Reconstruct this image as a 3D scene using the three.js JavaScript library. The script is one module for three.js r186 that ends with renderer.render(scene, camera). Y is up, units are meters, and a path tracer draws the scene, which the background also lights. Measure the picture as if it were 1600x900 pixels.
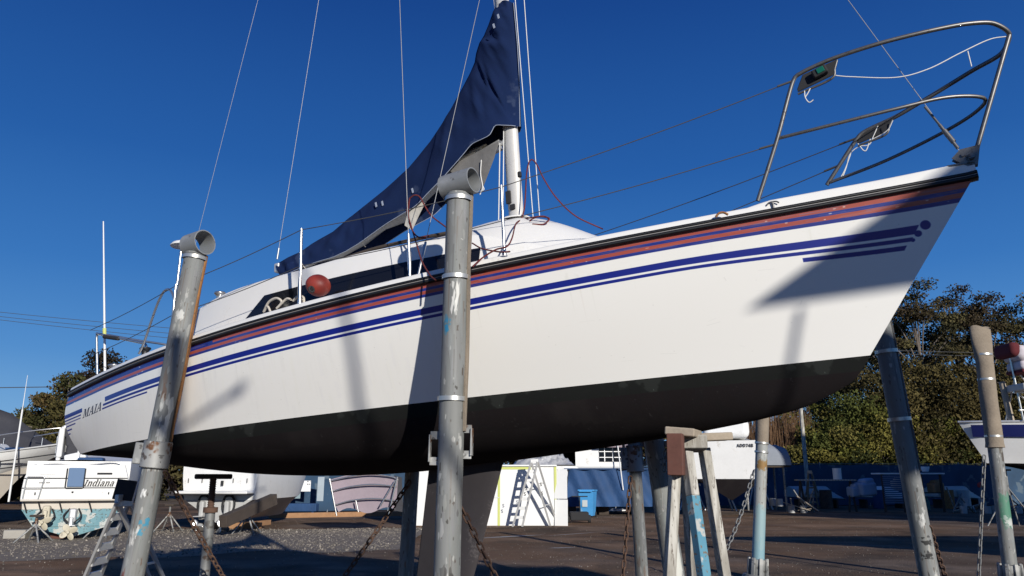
import * as THREE from 'three';
import { mergeGeometries, mergeVertices } from 'three/addons/utils/BufferGeometryUtils.js';
import { RoundedBoxGeometry } from 'three/addons/geometries/RoundedBoxGeometry.js';

// ------------------------------------------------------------------ camera, sky, sun, exposure
const FOCAL = 1203, EYE = 1.5, PITCH = Math.atan(295 / FOCAL);
const scene = new THREE.Scene();
const camera = new THREE.PerspectiveCamera(2 * Math.atan(450 / FOCAL) * 180 / Math.PI, 16 / 9, 0.1, 900);
camera.position.set(0, EYE, 0);
camera.rotation.set(PITCH, 0, 0);

const renderer = new THREE.WebGLRenderer({ antialias: true });
renderer.toneMapping = THREE.LinearToneMapping;
renderer.toneMappingExposure = 1.0;
renderer.shadowMap.enabled = true;

const R = THREE.MathUtils.degToRad;
const SUN_AZ = R(24), SUN_EL = R(18);
const SUN = new THREE.Vector3(Math.sin(SUN_AZ) * Math.cos(SUN_EL), Math.sin(SUN_EL), Math.cos(SUN_AZ) * Math.cos(SUN_EL));
{
  const W = 512, Hh = 512, d = new Float32Array(W * Hh * 4);
  // elevation (deg) -> linear colour of a clear winter sky
  const K = [[-90, .05, .045, .04], [-2, .16, .19, .22], [0, .27, .46, .66], [4, .17, .38, .67], [8, .088, .27, .60], [14, .042, .18, .50], [22, .020, .112, .385], [34, .0095, .060, .262], [55, .007, .045, .205], [90, .006, .040, .18]];
  for (let j = 0; j < Hh; j++) {
    const el = ((j + .5) / Hh - .5) * 180;
    let k = 0; while (k < K.length - 2 && el > K[k + 1][0]) k++;
    const a = K[k], b = K[k + 1], t = Math.min(1, Math.max(0, (el - a[0]) / (b[0] - a[0])));
    for (let i = 0; i < W; i++) {
      const o = (j * W + i) * 4;
      for (let c = 0; c < 3; c++) d[o + c] = a[c + 1] + (b[c + 1] - a[c + 1]) * t;
      d[o + 3] = 1;
    }
  }
  const t = new THREE.DataTexture(d, W, Hh, THREE.RGBAFormat, THREE.FloatType);
  t.mapping = THREE.EquirectangularReflectionMapping; t.magFilter = t.minFilter = THREE.LinearFilter; t.wrapS = THREE.RepeatWrapping; t.needsUpdate = true;
  scene.background = t; scene.environment = t;
}
const sun = new THREE.DirectionalLight(new THREE.Color().setRGB(1, .955, .88), 4.8);
sun.position.copy(SUN).multiplyScalar(60).add(new THREE.Vector3(0, 0, -14));
sun.target.position.set(0, 0, -14);
sun.castShadow = true; sun.shadow.mapSize.set(4096, 4096);
Object.assign(sun.shadow.camera, { left: -45, right: 45, top: 40, bottom: -40, near: 1, far: 200 });
scene.add(sun, sun.target);

// ------------------------------------------------------------------ helpers
let seed = 7;
const rnd = () => { seed = (seed * 1664525 + 1013904223) >>> 0; return seed / 4294967296; };
const rr = (a, b) => a + (b - a) * rnd();
const V = (x, y, z) => new THREE.Vector3(x, y, z);
const CP = Math.cos(PITCH), SP = Math.sin(PITCH), ORIGIN = V(0, EYE, 0);
const ray = (px, py) => { const x = (px - 800) / FOCAL, y = (450 - py) / FOCAL; return V(x, SP + y * CP, -CP + y * SP); };
const G = (px, py, h = 0) => { const r = ray(px, py); return ORIGIN.clone().addScaledVector(r, (h - EYE) / r.y); };        // pixel -> point on the ground
const PZ = (px, py, z) => { const r = ray(px, py); return ORIGIN.clone().addScaledVector(r, z / r.z); };                       // pixel -> point on a plane across the yard
const lerp = (a, b, t) => a + (b - a) * t;
const clamp = (x, a, b) => Math.min(b, Math.max(a, x));
const smooth = (a, b, x) => { const t = clamp((x - a) / (b - a), 0, 1); return t * t * (3 - 2 * t); };
const table = (pts) => (x) => { let k = 0; while (k < pts.length - 2 && x > pts[k + 1][0]) k++; const [a, b] = [pts[k], pts[k + 1]]; return lerp(a[1], b[1], clamp((x - a[0]) / (b[0] - a[0]), 0, 1)); };
const stable = (pts) => (x) => { let k = 0; while (k < pts.length - 2 && x > pts[k + 1][0]) k++; const m = (i) => { const a = pts[Math.max(0, i - 1)], b = pts[Math.min(pts.length - 1, i + 1)]; return (b[1] - a[1]) / (b[0] - a[0]); }; const a = pts[k], b = pts[k + 1], h = b[0] - a[0], t = clamp((x - a[0]) / h, 0, 1); const t2 = t * t, t3 = t2 * t; return (2 * t3 - 3 * t2 + 1) * a[1] + (t3 - 2 * t2 + t) * h * m(k) + (-2 * t3 + 3 * t2) * b[1] + (t3 - t2) * h * m(k + 1); };
const poly = (xs, ys) => (s) => { let r = 0; for (let i = 0; i < xs.length; i++) { let w = ys[i]; for (let j = 0; j < xs.length; j++) if (j !== i) w *= (s - xs[j]) / (xs[i] - xs[j]); r += w; } return r; };

const used = {};
const numbered = (n) => { if (!(n in used)) { used[n] = 0; return n; } used[n]++; return n + '_' + String(used[n]).padStart(3, '0'); };
function clean(g) {
  g = g.index ? g.toNonIndexed() : g;
  if (!g.attributes.normal) g.computeVertexNormals();
  if (!g.attributes.uv) g.setAttribute('uv', new THREE.BufferAttribute(new Float32Array(g.attributes.position.count * 2), 2));
  for (const k of Object.keys(g.attributes)) if (!['position', 'normal', 'uv', 'color'].includes(k)) g.deleteAttribute(k);
  g.morphAttributes = {};
  return g;
}
function metreUV(g) {   // uv in metres, from the face's main direction
  const p = g.attributes.position, n = g.attributes.normal, uv = g.attributes.uv;
  for (let i = 0; i < p.count; i += 3) {
    let nx = 0, ny = 0, nz = 0;
    for (let k = 0; k < 3; k++) { nx += Math.abs(n.getX(i + k)); ny += Math.abs(n.getY(i + k)); nz += Math.abs(n.getZ(i + k)); }
    for (let k = 0; k < 3; k++) {
      const x = p.getX(i + k), y = p.getY(i + k), z = p.getZ(i + k);
      if (ny > nx && ny > nz) uv.setXY(i + k, x, z); else if (nx > nz) uv.setXY(i + k, z, y); else uv.setXY(i + k, x, y);
    }
  }
  return g;
}
function part(name, geos, mat, parent = scene, keepUV = false) {
  geos = (Array.isArray(geos) ? geos : [geos]).map(clean);
  let g = geos.length > 1 ? mergeGeometries(geos) : geos[0];
  if (!keepUV) metreUV(g);
  const m = new THREE.Mesh(g, mat);
  m.name = parent === scene ? numbered(name) : name;
  m.castShadow = m.receiveShadow = true;
  parent.add(m);
  return m;
}
function thing(name, label, category, pos = V(0, 0, 0), group) {
  const o = new THREE.Group(); o.name = numbered(name); o.position.copy(pos); scene.add(o);
  o.userData = { label, category }; if (group) o.userData.group = group;
  return o;
}
function tag(o, label, category, group, kind) {
  if (label) o.userData.label = label; if (category) o.userData.category = category; if (group) o.userData.group = group; if (kind) o.userData.kind = kind;
  return o;
}
function bx(w, h, d, x = 0, y = 0, z = 0, rx = 0, ry = 0, rz = 0) { const g = new THREE.BoxGeometry(w, h, d); g.applyMatrix4(new THREE.Matrix4().compose(V(x, y, z), new THREE.Quaternion().setFromEuler(new THREE.Euler(rx, ry, rz, 'YXZ')), V(1, 1, 1))); return g; }
function rbx(w, h, d, r, x = 0, y = 0, z = 0, rx = 0, ry = 0, rz = 0) { const g = new RoundedBoxGeometry(w, h, d, 2, r); g.applyMatrix4(new THREE.Matrix4().compose(V(x, y, z), new THREE.Quaternion().setFromEuler(new THREE.Euler(rx, ry, rz, 'YXZ')), V(1, 1, 1))); return g; }
const UP = V(0, 1, 0);
function bar(a, b, w, d, roll = V(0, 0, 1), r = 0.004) {   // rectangular bar between two points
  const dir = b.clone().sub(a), L = dir.length(); dir.normalize();
  const x = new THREE.Vector3().crossVectors(dir, roll).normalize(), z = new THREE.Vector3().crossVectors(x, dir);
  const g = new RoundedBoxGeometry(w, L, d, 1, Math.min(r, w / 3, d / 3));
  g.applyMatrix4(new THREE.Matrix4().makeBasis(x, dir, z).setPosition(a.clone().add(b).multiplyScalar(.5)));
  return g;
}
function cyl(a, b, r1, r2 = r1, seg = 12, open = false) {
  const dir = b.clone().sub(a), L = dir.length();
  const g = new THREE.CylinderGeometry(r2, r1, L, seg, 1, open);
  g.applyQuaternion(new THREE.Quaternion().setFromUnitVectors(UP, dir.normalize()));
  g.translate((a.x + b.x) / 2, (a.y + b.y) / 2, (a.z + b.z) / 2);
  return g;
}
function tube(pts, r, seg = 8, n = 0, tension = .5, closed = false) {
  const c = new THREE.CatmullRomCurve3(pts, closed, 'catmullrom', tension);
  return new THREE.TubeGeometry(c, n || pts.length * 6, r, seg, closed);
}
function pipe(pts, r, seg = 8, bend = .06) {   // polyline tube with rounded corners
  const path = new THREE.CurvePath();
  let prev = pts[0].clone();
  for (let i = 1; i < pts.length; i++) {
    if (i < pts.length - 1) {
      const a = pts[i].clone().add(pts[i - 1].clone().sub(pts[i]).setLength(Math.min(bend, pts[i].distanceTo(pts[i - 1]) * .45)));
      const b = pts[i].clone().add(pts[i + 1].clone().sub(pts[i]).setLength(Math.min(bend, pts[i].distanceTo(pts[i + 1]) * .45)));
      path.add(new THREE.LineCurve3(prev, a)); path.add(new THREE.QuadraticBezierCurve3(a, pts[i], b)); prev = b;
    } else path.add(new THREE.LineCurve3(prev, pts[i].clone()));
  }
  const P = []; path.curves.forEach((c, i) => { const k = c.isLineCurve3 ? 1 : 5; for (let j = i ? 1 : 0; j <= k; j++) P.push(c.getPoint(j / k)); });
  const g = []; for (let i = 0; i < P.length - 1; i++) if (P[i].distanceTo(P[i + 1]) > 1e-4) g.push(clean(cyl(P[i], P[i + 1], r, r, seg, true)));
  return mergeGeometries(g);
}
function grid(rows, uvf, flip = false) {   // rows of Vector3 -> smooth sheet
  const n = rows.length, m = rows[0].length, pos = [], uv = [], idx = [];
  for (let i = 0; i < n; i++) for (let j = 0; j < m; j++) { const p = rows[i][j]; pos.push(p.x, p.y, p.z); const q = uvf ? uvf(i, j, p) : [j / (m - 1), i / (n - 1)]; uv.push(q[0], q[1]); }
  for (let i = 0; i < n - 1; i++) for (let j = 0; j < m - 1; j++) { const a = i * m + j, b = a + 1, c = a + m, d = c + 1; if (flip) idx.push(a, c, b, b, c, d); else idx.push(a, b, c, b, d, c); }
  const g = new THREE.BufferGeometry();
  g.setAttribute('position', new THREE.Float32BufferAttribute(pos, 3)); g.setAttribute('uv', new THREE.Float32BufferAttribute(uv, 2)); g.setIndex(idx);
  g.computeVertexNormals();
  return g;
}
function creased(rows, hard) {  // sheet with hard edges along the listed columns
  const out = []; let s = 0;
  for (const h of [...hard, rows[0].length - 1]) { out.push(clean(grid(rows.map((r) => r.slice(s, h + 1))))); s = h; }
  return mergeGeometries(out);
}

// ------------------------------------------------------------------ textures
function tileNoise(n, base, oct, sd, gain = .5) {
  let s = sd >>> 0; const rn = () => { s = (s * 1664525 + 1013904223) >>> 0; return s / 4294967296; };
  const out = new Float32Array(n * n); let amp = 1, tot = 0;
  for (let o = 0; o < oct; o++) {
    const f = base << o; if (f > n) break;
    const L = new Float32Array(f * f); for (let i = 0; i < L.length; i++) L[i] = rn();
    for (let y = 0; y < n; y++) { const fy = y * f / n, y0 = fy | 0, ty = fy - y0, wy = ty * ty * (3 - 2 * ty), y1 = (y0 + 1) % f; for (let x = 0; x < n; x++) { const fx = x * f / n, x0 = fx | 0, tx = fx - x0, wx = tx * tx * (3 - 2 * tx), x1 = (x0 + 1) % f; const a = L[y0 * f + x0], b = L[y0 * f + x1], c = L[y1 * f + x0], d = L[y1 * f + x1]; out[y * n + x] += amp * (a + (b - a) * wx + (c - a) * wy + (a - b - c + d) * wx * wy); } }
    tot += amp; amp *= gain;
  }
  for (let i = 0; i < out.length; i++) out[i] /= tot;
  return out;
}
const toS = (v) => { v = clamp(v, 0, 1); return v <= .0031308 ? v * 12.92 : 1.055 * Math.pow(v, 1 / 2.4) - .055; };
function colourTex(n, fn, size) {
  const d = new Uint8Array(n * n * 4);
  for (let i = 0; i < n * n; i++) { const c = fn(i, i % n, (i / n) | 0); for (let k = 0; k < 3; k++) d[i * 4 + k] = Math.round(toS(c[k]) * 255); d[i * 4 + 3] = 255; }
  const t = new THREE.DataTexture(d, n, n); t.colorSpace = THREE.SRGBColorSpace; t.wrapS = t.wrapT = THREE.RepeatWrapping; t.magFilter = THREE.LinearFilter; t.minFilter = THREE.LinearMipmapLinearFilter; t.generateMipmaps = true; t.repeat.set(1 / size, 1 / size); t.needsUpdate = true;
  return t;
}
function greyTex(n, fn, size) {
  const d = new Uint8Array(n * n * 4);
  for (let i = 0; i < n * n; i++) { const v = Math.round(clamp(fn(i, i % n, (i / n) | 0), 0, 1) * 255); d[i * 4] = d[i * 4 + 1] = d[i * 4 + 2] = v; d[i * 4 + 3] = 255; }
  const t = new THREE.DataTexture(d, n, n); t.wrapS = t.wrapT = THREE.RepeatWrapping; t.magFilter = THREE.LinearFilter; t.minFilter = THREE.LinearMipmapLinearFilter; t.generateMipmaps = true; t.repeat.set(1 / size, 1 / size); t.needsUpdate = true;
  return t;
}
const N1 = tileNoise(512, 4, 7, 11), N2 = tileNoise(512, 8, 6, 23), N3 = tileNoise(512, 32, 4, 37), N4 = tileNoise(512, 128, 3, 51), N5 = tileNoise(512, 3, 6, 77, .6);
const mix3 = (a, b, t) => [lerp(a[0], b[0], t), lerp(a[1], b[1], t), lerp(a[2], b[2], t)];
const bumpFine = greyTex(512, (i) => N3[i] * .6 + N4[i] * .4, .6);
const bumpCoarse = greyTex(512, (i) => N1[i] * .5 + N3[i] * .5, 1.6);
const roughVar = greyTex(512, (i) => .55 + .45 * N2[i], 1.1);

const M = (o) => new THREE.MeshStandardMaterial(o);
const RGB = (r, g, b) => new THREE.Color().setRGB(r, g, b);
function mottled(c, size, amount = .12, opt = {}, dark = null, darkAt = .62) {
  const t = colourTex(256, (i, x, y) => { const k = (y * 2) * 512 + x * 2; let v = 1 + (N1[k] - .5) * amount * 2 + (N3[k] - .5) * amount; let o = [c[0] * v, c[1] * v, c[2] * v]; if (dark) o = mix3(o, dark, smooth(darkAt, darkAt + .1, N2[k] * .7 + N4[k] * .3)); return o; }, size);
  return M({ map: t, roughness: .7, ...opt });
}
const MAT = {
  gelcoat: mottled([.76, .745, .705], 3, .025, { roughness: .32 }, [.62, .58, .5], .74),
  white: mottled([.72, .715, .69], 1.6, .06, { roughness: .42 }, [.48, .45, .39], .66),
  black: M({ color: RGB(.012, .012, .013), roughness: .45 }),
  blackMatt: M({ color: RGB(.02, .02, .022), roughness: .85 }),
  insert: M({ color: RGB(.32, .31, .30), roughness: .5 }),
  window: M({ color: RGB(.008, .009, .012), roughness: .12 }),
  stainless: M({ color: RGB(.62, .61, .58), metalness: .9, roughness: .28 }),
  tarnished: mottled([.165, .16, .155], .5, .3, { metalness: .6, roughness: .42 }, [.06, .048, .04], .62),
  alloy: mottled([.62, .62, .61], 1, .1, { metalness: .55, roughness: .45 }, [.3, .28, .25], .7),
  galv: M({ metalness: .25, roughness: .62, bumpMap: bumpCoarse, bumpScale: .002, map: colourTex(512, (i) => { let c = mix3([.24, .25, .255], [.40, .405, .40], smooth(.35, .65, N1[i])); c = mix3(c, [.62, .62, .59], smooth(.62, .70, N2[i]) * .7); c = mix3(c, [.10, .095, .09], smooth(.66, .72, N3[i] * .6 + N5[i] * .4) * .8); return c; }, 1.3) }),
  galvRust: M({ metalness: .35, roughness: .62, bumpMap: bumpCoarse, bumpScale: .003, map: colourTex(512, (i) => { let c = mix3([.20, .205, .20], [.36, .36, .345], smooth(.35, .65, N1[i])); c = mix3(c, [.60, .60, .56], smooth(.6, .68, N2[i]) * .7); c = mix3(c, [.16, .07, .03], smooth(.56, .66, N5[i] * .7 + N3[i] * .3)); c = mix3(c, [.07, .065, .06], smooth(.63, .7, N3[i]) * .7); return c; }, 1.3) }),
  paintedPost: M({ metalness: .2, roughness: .6, bumpMap: bumpCoarse, bumpScale: .002, map: colourTex(512, (i) => { let c = mix3([.30, .31, .30], [.48, .49, .47], smooth(.35, .65, N1[i])); c = mix3(c, [.22, .42, .50], smooth(.50, .58, N5[i])); c = mix3(c, [.12, .08, .05], smooth(.62, .7, N2[i])); return c; }, 1.5) }),
  rust: mottled([.11, .062, .042], .4, .35, { roughness: .9 }, [.045, .03, .024], .55),
  rustOrange: mottled([.30, .135, .045], .3, .3, { roughness: .9 }, [.12, .06, .03], .6),
  carpet: mottled([.25, .205, .155], .7, .2, { roughness: 1, bumpMap: bumpFine, bumpScale: .004 }, [.14, .115, .09], .66),
  carpetGrey: mottled([.15, .15, .15], .7, .2, { roughness: 1, bumpMap: bumpFine, bumpScale: .004 }),
  strap: M({ color: RGB(.55, .54, .50), metalness: .7, roughness: .4 }),
  bottomPaint: new THREE.MeshPhysicalMaterial({ roughness: .95, specularIntensity: .3, bumpMap: bumpFine, bumpScale: .001, map: colourTex(512, (i) => { const v = .7 + .6 * N1[i]; let c = [.0100 * v, .0078 * v, .0084 * v]; c = mix3(c, [.0135, .0112, .0112], smooth(.48, .62, N5[i])); c = mix3(c, [.030, .028, .027], smooth(.74, .80, N4[i] * .6 + N3[i] * .4)); return c; }, 2.2) }),
  bootPaint: new THREE.MeshPhysicalMaterial({ roughness: .9, specularIntensity: .35, map: colourTex(512, (i) => { const v = .7 + .6 * N1[i]; let c = [.0075 * v, .0082 * v, .0075 * v]; c = mix3(c, [.016, .018, .016], smooth(.55, .65, N2[i])); c = mix3(c, [.10, .12, .105], smooth(.77, .82, N4[i] * .5 + N3[i] * .5)); return c; }, 1.1) }),
  keelPaint: mottled([.034, .029, .031], 1.6, .2, { roughness: .85 }, [.085, .075, .075], .66),
  canvas: new THREE.MeshPhysicalMaterial({ roughness: 1, specularIntensity: .25, bumpMap: greyTex(256, (i, x, y) => ((x + y) % 4 < 2 ? .6 : .35) + .2 * N4[(y * 2) * 512 + x * 2], .08), bumpScale: .0006, map: colourTex(512, (i) => { const v = .8 + .4 * N1[i]; let c = [.0085 * v, .0195 * v, .066 * v]; return mix3(c, [.05, .07, .13], smooth(.66, .76, N2[i]) * .5); }, 1.4) }),
  stitch: M({ color: RGB(.30, .34, .42), roughness: .9 }),
  sailcloth: mottled([.50, .47, .41], .8, .12, { roughness: .9, bumpMap: bumpCoarse, bumpScale: .01 }, [.36, .33, .28], .64),
  greyCloth: mottled([.145, .14, .135], .8, .15, { roughness: .95, bumpMap: bumpCoarse, bumpScale: .008 }),
  redRope: M({ color: RGB(.25, .045, .042), roughness: .95, bumpMap: greyTex(64, (i, x, y) => ((x + y * 2) % 16 < 8 ? 1 : 0), .012), bumpScale: .002 }),
  paleRope: M({ color: RGB(.55, .50, .42), roughness: .9 }),
  whiteRope: M({ color: RGB(.70, .69, .65), roughness: .85 }),
  wire: M({ color: RGB(.36, .36, .35), metalness: .5, roughness: .5 }),
  darkWire: M({ color: RGB(.06, .06, .06), roughness: .7 }),
  fender: mottled([.27, .035, .022], .3, .12, { roughness: .5 }, [.2, .05, .04], .68),
  greenLens: M({ color: RGB(.01, .13, .08), roughness: .15 }),
  redLens: M({ color: RGB(.22, .015, .012), roughness: .15 }),
  whitePaint: mottled([.72, .72, .70], 1.4, .05, { roughness: .5 }, [.52, .5, .46], .72),
  timber: mottled([.36, .30, .23], .5, .22, { roughness: .9, bumpMap: bumpCoarse, bumpScale: .006 }, [.2, .15, .1], .62),
  timberGrey: M({ roughness: .9, bumpMap: bumpCoarse, bumpScale: .006, map: colourTex(512, (i, x, y) => { const k = (y * 512 + ((x * 7) % 512)); let c = mix3([.30, .28, .24], [.52, .50, .45], smooth(.3, .7, N1[k])); c = mix3(c, [.13, .11, .09], smooth(.6, .7, N3[k] * .6 + N2[k] * .4)); return c; }, .9) }),
  timberBlue: M({ roughness: .75, map: colourTex(512, (i) => { let c = mix3([.07, .22, .31], [.11, .28, .36], N1[i]); c = mix3(c, [.42, .42, .39], smooth(.6, .66, N2[i])); return mix3(c, [.16, .13, .1], smooth(.68, .74, N3[i])); }, .8) }),
  timberRed: mottled([.12, .048, .034], .4, .22, { roughness: .85 }, [.10, .05, .04], .6),
  timberDark: mottled([.06, .045, .035], .6, .25, { roughness: .95 }),
  timberOrange: mottled([.33, .18, .09], .8, .2, { roughness: .9 }, [.2, .11, .06], .62),
  aqua: M({ roughness: .85, map: colourTex(512, (i) => { let c = mix3([.11, .24, .28], [.19, .33, .36], N1[i]); c = mix3(c, [.45, .47, .44], smooth(.50, .56, N2[i])); return mix3(c, [.09, .10, .09], smooth(.58, .66, N3[i] * .6 + N5[i] * .4)); }, .9) }),
  cream: mottled([.55, .50, .38], .5, .15, { roughness: .7 }, [.3, .26, .2], .62),
  beige: mottled([.52, .47, .40], 1.5, .06, { roughness: .5 }),
  greyHull: mottled([.42, .42, .41], 1.5, .08, { roughness: .5 }),
  blueDoor: M({ color: RGB(.13, .20, .32), roughness: .18 }),
  blueTarp: M({ roughness: .75, bumpMap: bumpCoarse, bumpScale: .02, map: colourTex(256, (i, x, y) => { const k = (y * 2) * 512 + x * 2; const v = .7 + .6 * N1[k]; return [.014 * v, .055 * v, .15 * v]; }, 2) }),
  blueMesh: M({ roughness: .8, map: colourTex(256, (i, x, y) => { const k = (y * 2) * 512 + x * 2; const v = .55 + .9 * N1[k]; return mix3([.018 * v, .055 * v, .11 * v], [.08, .12, .16], smooth(.62, .7, N2[k])); }, 3) }),
  binBlue: mottled([.06, .30, .62], .8, .08, { roughness: .5 }, [.35, .48, .55], .66),
  mauve: mottled([.30, .245, .275], 1.5, .1, { roughness: .9, side: THREE.DoubleSide }, [.36, .31, .33], .66),
  charcoalCloth: mottled([.045, .045, .052], 1.5, .2, { roughness: .9, side: THREE.DoubleSide }),
  navy: M({ color: RGB(.012, .018, .10), roughness: .35 }),
  maroon: M({ color: RGB(.10, .012, .016), roughness: .9 }),
  panelWhite: mottled([.74, .74, .72], 2.6, .03, { roughness: .55 }, [.6, .59, .55], .74),
  limeTape: M({ color: RGB(.52, .56, .16), roughness: .6 }),
  foil: mottled([.5, .5, .5], .5, .25, { roughness: .35, metalness: .3, bumpMap: bumpCoarse, bumpScale: .03 }),
  gravel: mottled([.165, .132, .10], .7, .3, { roughness: 1 }, [.24, .22, .19], .62),
  cloudGrey: M({ color: RGB(.5, .5, .5), roughness: .8 }),
  bark: mottled([.17, .14, .115], .7, .3, { roughness: 1, bumpMap: bumpCoarse, bumpScale: .03 }),
};
function canvasTex(w, h, draw) {
  const c = document.createElement('canvas'); c.width = w; c.height = h; draw(c.getContext('2d'), w, h);
  const t = new THREE.CanvasTexture(c); t.colorSpace = THREE.SRGBColorSpace; t.magFilter = THREE.LinearFilter; t.minFilter = THREE.LinearMipmapLinearFilter; t.anisotropy = 8;
  return t;
}
function lettering(text, w, h, font, colour, o = {}) {   // flat print: letters on a transparent sheet a hair above the surface
  const cw = 512, ch = Math.round(512 * h / w);
  const col = canvasTex(cw, ch, (c) => { c.fillStyle = colour; c.fillRect(0, 0, cw, ch); });
  const al = canvasTex(cw, ch, (c) => { c.fillStyle = '#000'; c.fillRect(0, 0, cw, ch); c.fillStyle = '#fff'; c.font = font.replace('SIZE', Math.round(ch * (o.size || .8)) + 'px'); c.textAlign = 'center'; c.textBaseline = 'middle'; c.save(); c.translate(cw / 2, ch / 2); if (o.skew) c.transform(1, 0, o.skew, 1, 0, 0); c.fillText(text, 0, 0, cw * .96); c.restore(); });
  al.colorSpace = THREE.NoColorSpace;
  return M({ map: col, alphaMap: al, transparent: true, roughness: .6 });
}

// ------------------------------------------------------------------ ground
{
  const gt = colourTex(512, (i) => {
    let c = mix3([.124, .096, .074], [.19, .152, .122], smooth(.3, .7, N1[i]));
    c = mix3(c, [.102, .088, .075], smooth(.52, .62, N5[i]) * .8);
    c = mix3(c, [.27, .24, .205], smooth(.70, .78, N3[i] * .45 + N4[i] * .55) * .7);
    return c;
  }, 5.3);
  const g = new THREE.PlaneGeometry(700, 700, 1, 1); g.rotateX(-Math.PI / 2);
  const gm = () => new THREE.MeshPhysicalMaterial({ map: gt, roughness: 1, specularIntensity: .1, bumpMap: greyTex(512, (i) => N4[i] * .6 + N2[i] * .4, 2.1), bumpScale: .02 });
  tag(part('ground', g, gm()), null, null, null, 'structure');
  // the yard's surface: brown dirt, greyer worn asphalt, damp and oily patches, tyre tracks
  const yg = new THREE.PlaneGeometry(70, 56, 280, 224); yg.rotateX(-Math.PI / 2); yg.translate(0, .004, -18);
  const yp0 = yg.attributes.position, ycol = new Float32Array(yp0.count * 3);
  const nz = (A, x, z, s) => A[((((z / s) * 512 | 0) % 512 + 512) % 512) * 512 + (((x / s) * 512 | 0) % 512 + 512) % 512];
  for (let i = 0; i < yp0.count; i++) {
    const x = yp0.getX(i), z = yp0.getZ(i);
    let c = mix3([1.25, 1.0, .80], [1.0, .95, .92], smooth(.42, .58, nz(N5, x + 3, z * 1.6, 34)));
    c = c.map((q) => q * (.8 + .45 * nz(N1, x, z * 1.4, 13)));
    const oil = smooth(.60, .68, nz(N2, x + 11, z + 5, 19)); c = mix3(c, [.5, .48, .47], oil * .8);
    const tr = Math.min(Math.abs(z + 20.6 + .05 * x + .5 * Math.sin(x * .14)), Math.abs(z + 22.3 + .05 * x + .5 * Math.sin(x * .14)), Math.abs(z + 13.2 - .04 * x), Math.abs(z + 14.8 - .04 * x)); c = mix3(c, [.72, .66, .62], (1 - smooth(.14, .34, tr)) * (.35 + .5 * nz(N3, x, z, 6)));
    ycol[i * 3] = c[0]; ycol[i * 3 + 1] = c[1]; ycol[i * 3 + 2] = c[2];
  }
  yg.setAttribute('color', new THREE.BufferAttribute(ycol, 3));
  const ym = gm(); ym.vertexColors = true;
  tag(part('yard_surface', yg, ym), null, null, null, 'structure');
  // gravel verge along the row of boats on the left, with loose stones
  const edge = (x, near) => near ? -15.6 - .55 * Math.sin(x * .9) - .35 * Math.sin(x * 2.3 + 1) - (x > -6 ? (x + 6) * .45 : 0) : -23.5 - (x > -6 ? (x + 6) * .2 : 0);
  const rows = []; for (let i = 0; i <= 60; i++) { const x = -24 + i * .36; rows.push([V(x, .008, edge(x, false)), V(x, .024, lerp(edge(x, false), edge(x, true), .5)), V(x, .008, edge(x, true))]); }
  tag(part('gravel_verge', grid(rows), MAT.gravel), null, null, null, 'structure');
  const st = new THREE.IcosahedronGeometry(1, 0), mats = M({ roughness: 1 });
  const NS = 16000, im = new THREE.InstancedMesh(st, mats, NS), mm = new THREE.Matrix4(), q = new THREE.Quaternion(), cc = new THREE.Color();
  for (let i = 0; i < NS; i++) {
    const x = rr(-24, -2.6), t = Math.pow(rnd(), .8), z = lerp(edge(x, true) + rr(-.2, .9) * (rnd() < .25 ? 1 : 0), edge(x, false), t), s = rr(.010, .024) * (rnd() < .05 ? 1.8 : 1);
    q.setFromEuler(new THREE.Euler(rr(0, 6), rr(0, 6), rr(0, 6)));
    mm.compose(V(x, .012 + s * .3, z), q, V(s, s * .6, s * .85)); im.setMatrixAt(i, mm);
    const v = rr(.08, .27) * (rnd() < .06 ? 1.6 : 1); cc.setRGB(v, v * .88, v * .74); im.setColorAt(i, cc);
  }
  im.name = 'gravel_stones'; im.castShadow = im.receiveShadow = true; scene.add(im);
  tag(im, 'loose grey and pale gravel stones along the verge', 'gravel', null, 'stuff');
  const N0 = 5000, im2 = new THREE.InstancedMesh(st, mats, N0);
  for (let i = 0; i < N0; i++) {
    const z = -rr(7, 34), x = rr(-.7, .75) * -z, s = rr(.005, .014);
    q.setFromEuler(new THREE.Euler(rr(0, 6), rr(0, 6), rr(0, 6)));
    mm.compose(V(x, .004 + s * .3, z), q, V(s, s * .6, s * .85)); im2.setMatrixAt(i, mm);
    const v = rr(.05, .28); cc.setRGB(v, v * .88, v * .74); im2.setColorAt(i, cc);
  }
  im2.name = 'scattered_grit'; im2.castShadow = im2.receiveShadow = true; scene.add(im2);
  tag(im2, 'small pale grit scattered over the brown yard', 'grit', null, 'stuff');
  // pale dried slurry streaks on the yard
  const slurry = (px0, py0, px1, py1, w, nm) => {
    const a = G(px0, py0), b = G(px1, py1), rows = [], n = 26;
    for (let i = 0; i <= n; i++) { const t = i / n, c = a.clone().lerp(b, t), ww = w * Math.sin(Math.PI * clamp(t, .02, .98)) * (.5 + .9 * N1[(i * 37 + px0) % 262144]); const k = (N2[(i * 917 + px1) % 262144] - .5) * w; rows.push([V(c.x, .009, c.z - ww + k), V(c.x, .009, c.z + ww + k)]); }
    tag(part('slurry_streak', grid(rows, null, true), M({ color: RGB(.34, .33, .31), roughness: 1 })), 'pale dried slurry streak on the brown yard, ' + nm, 'stain');
  };
  slurry(735, 842, 850, 836, .16, 'below the white panel box');
  slurry(855, 857, 900, 856, .09, 'short one between the keel and the props');
  slurry(850, 838, 935, 832, .07, 'below the blue bin');
}

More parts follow.
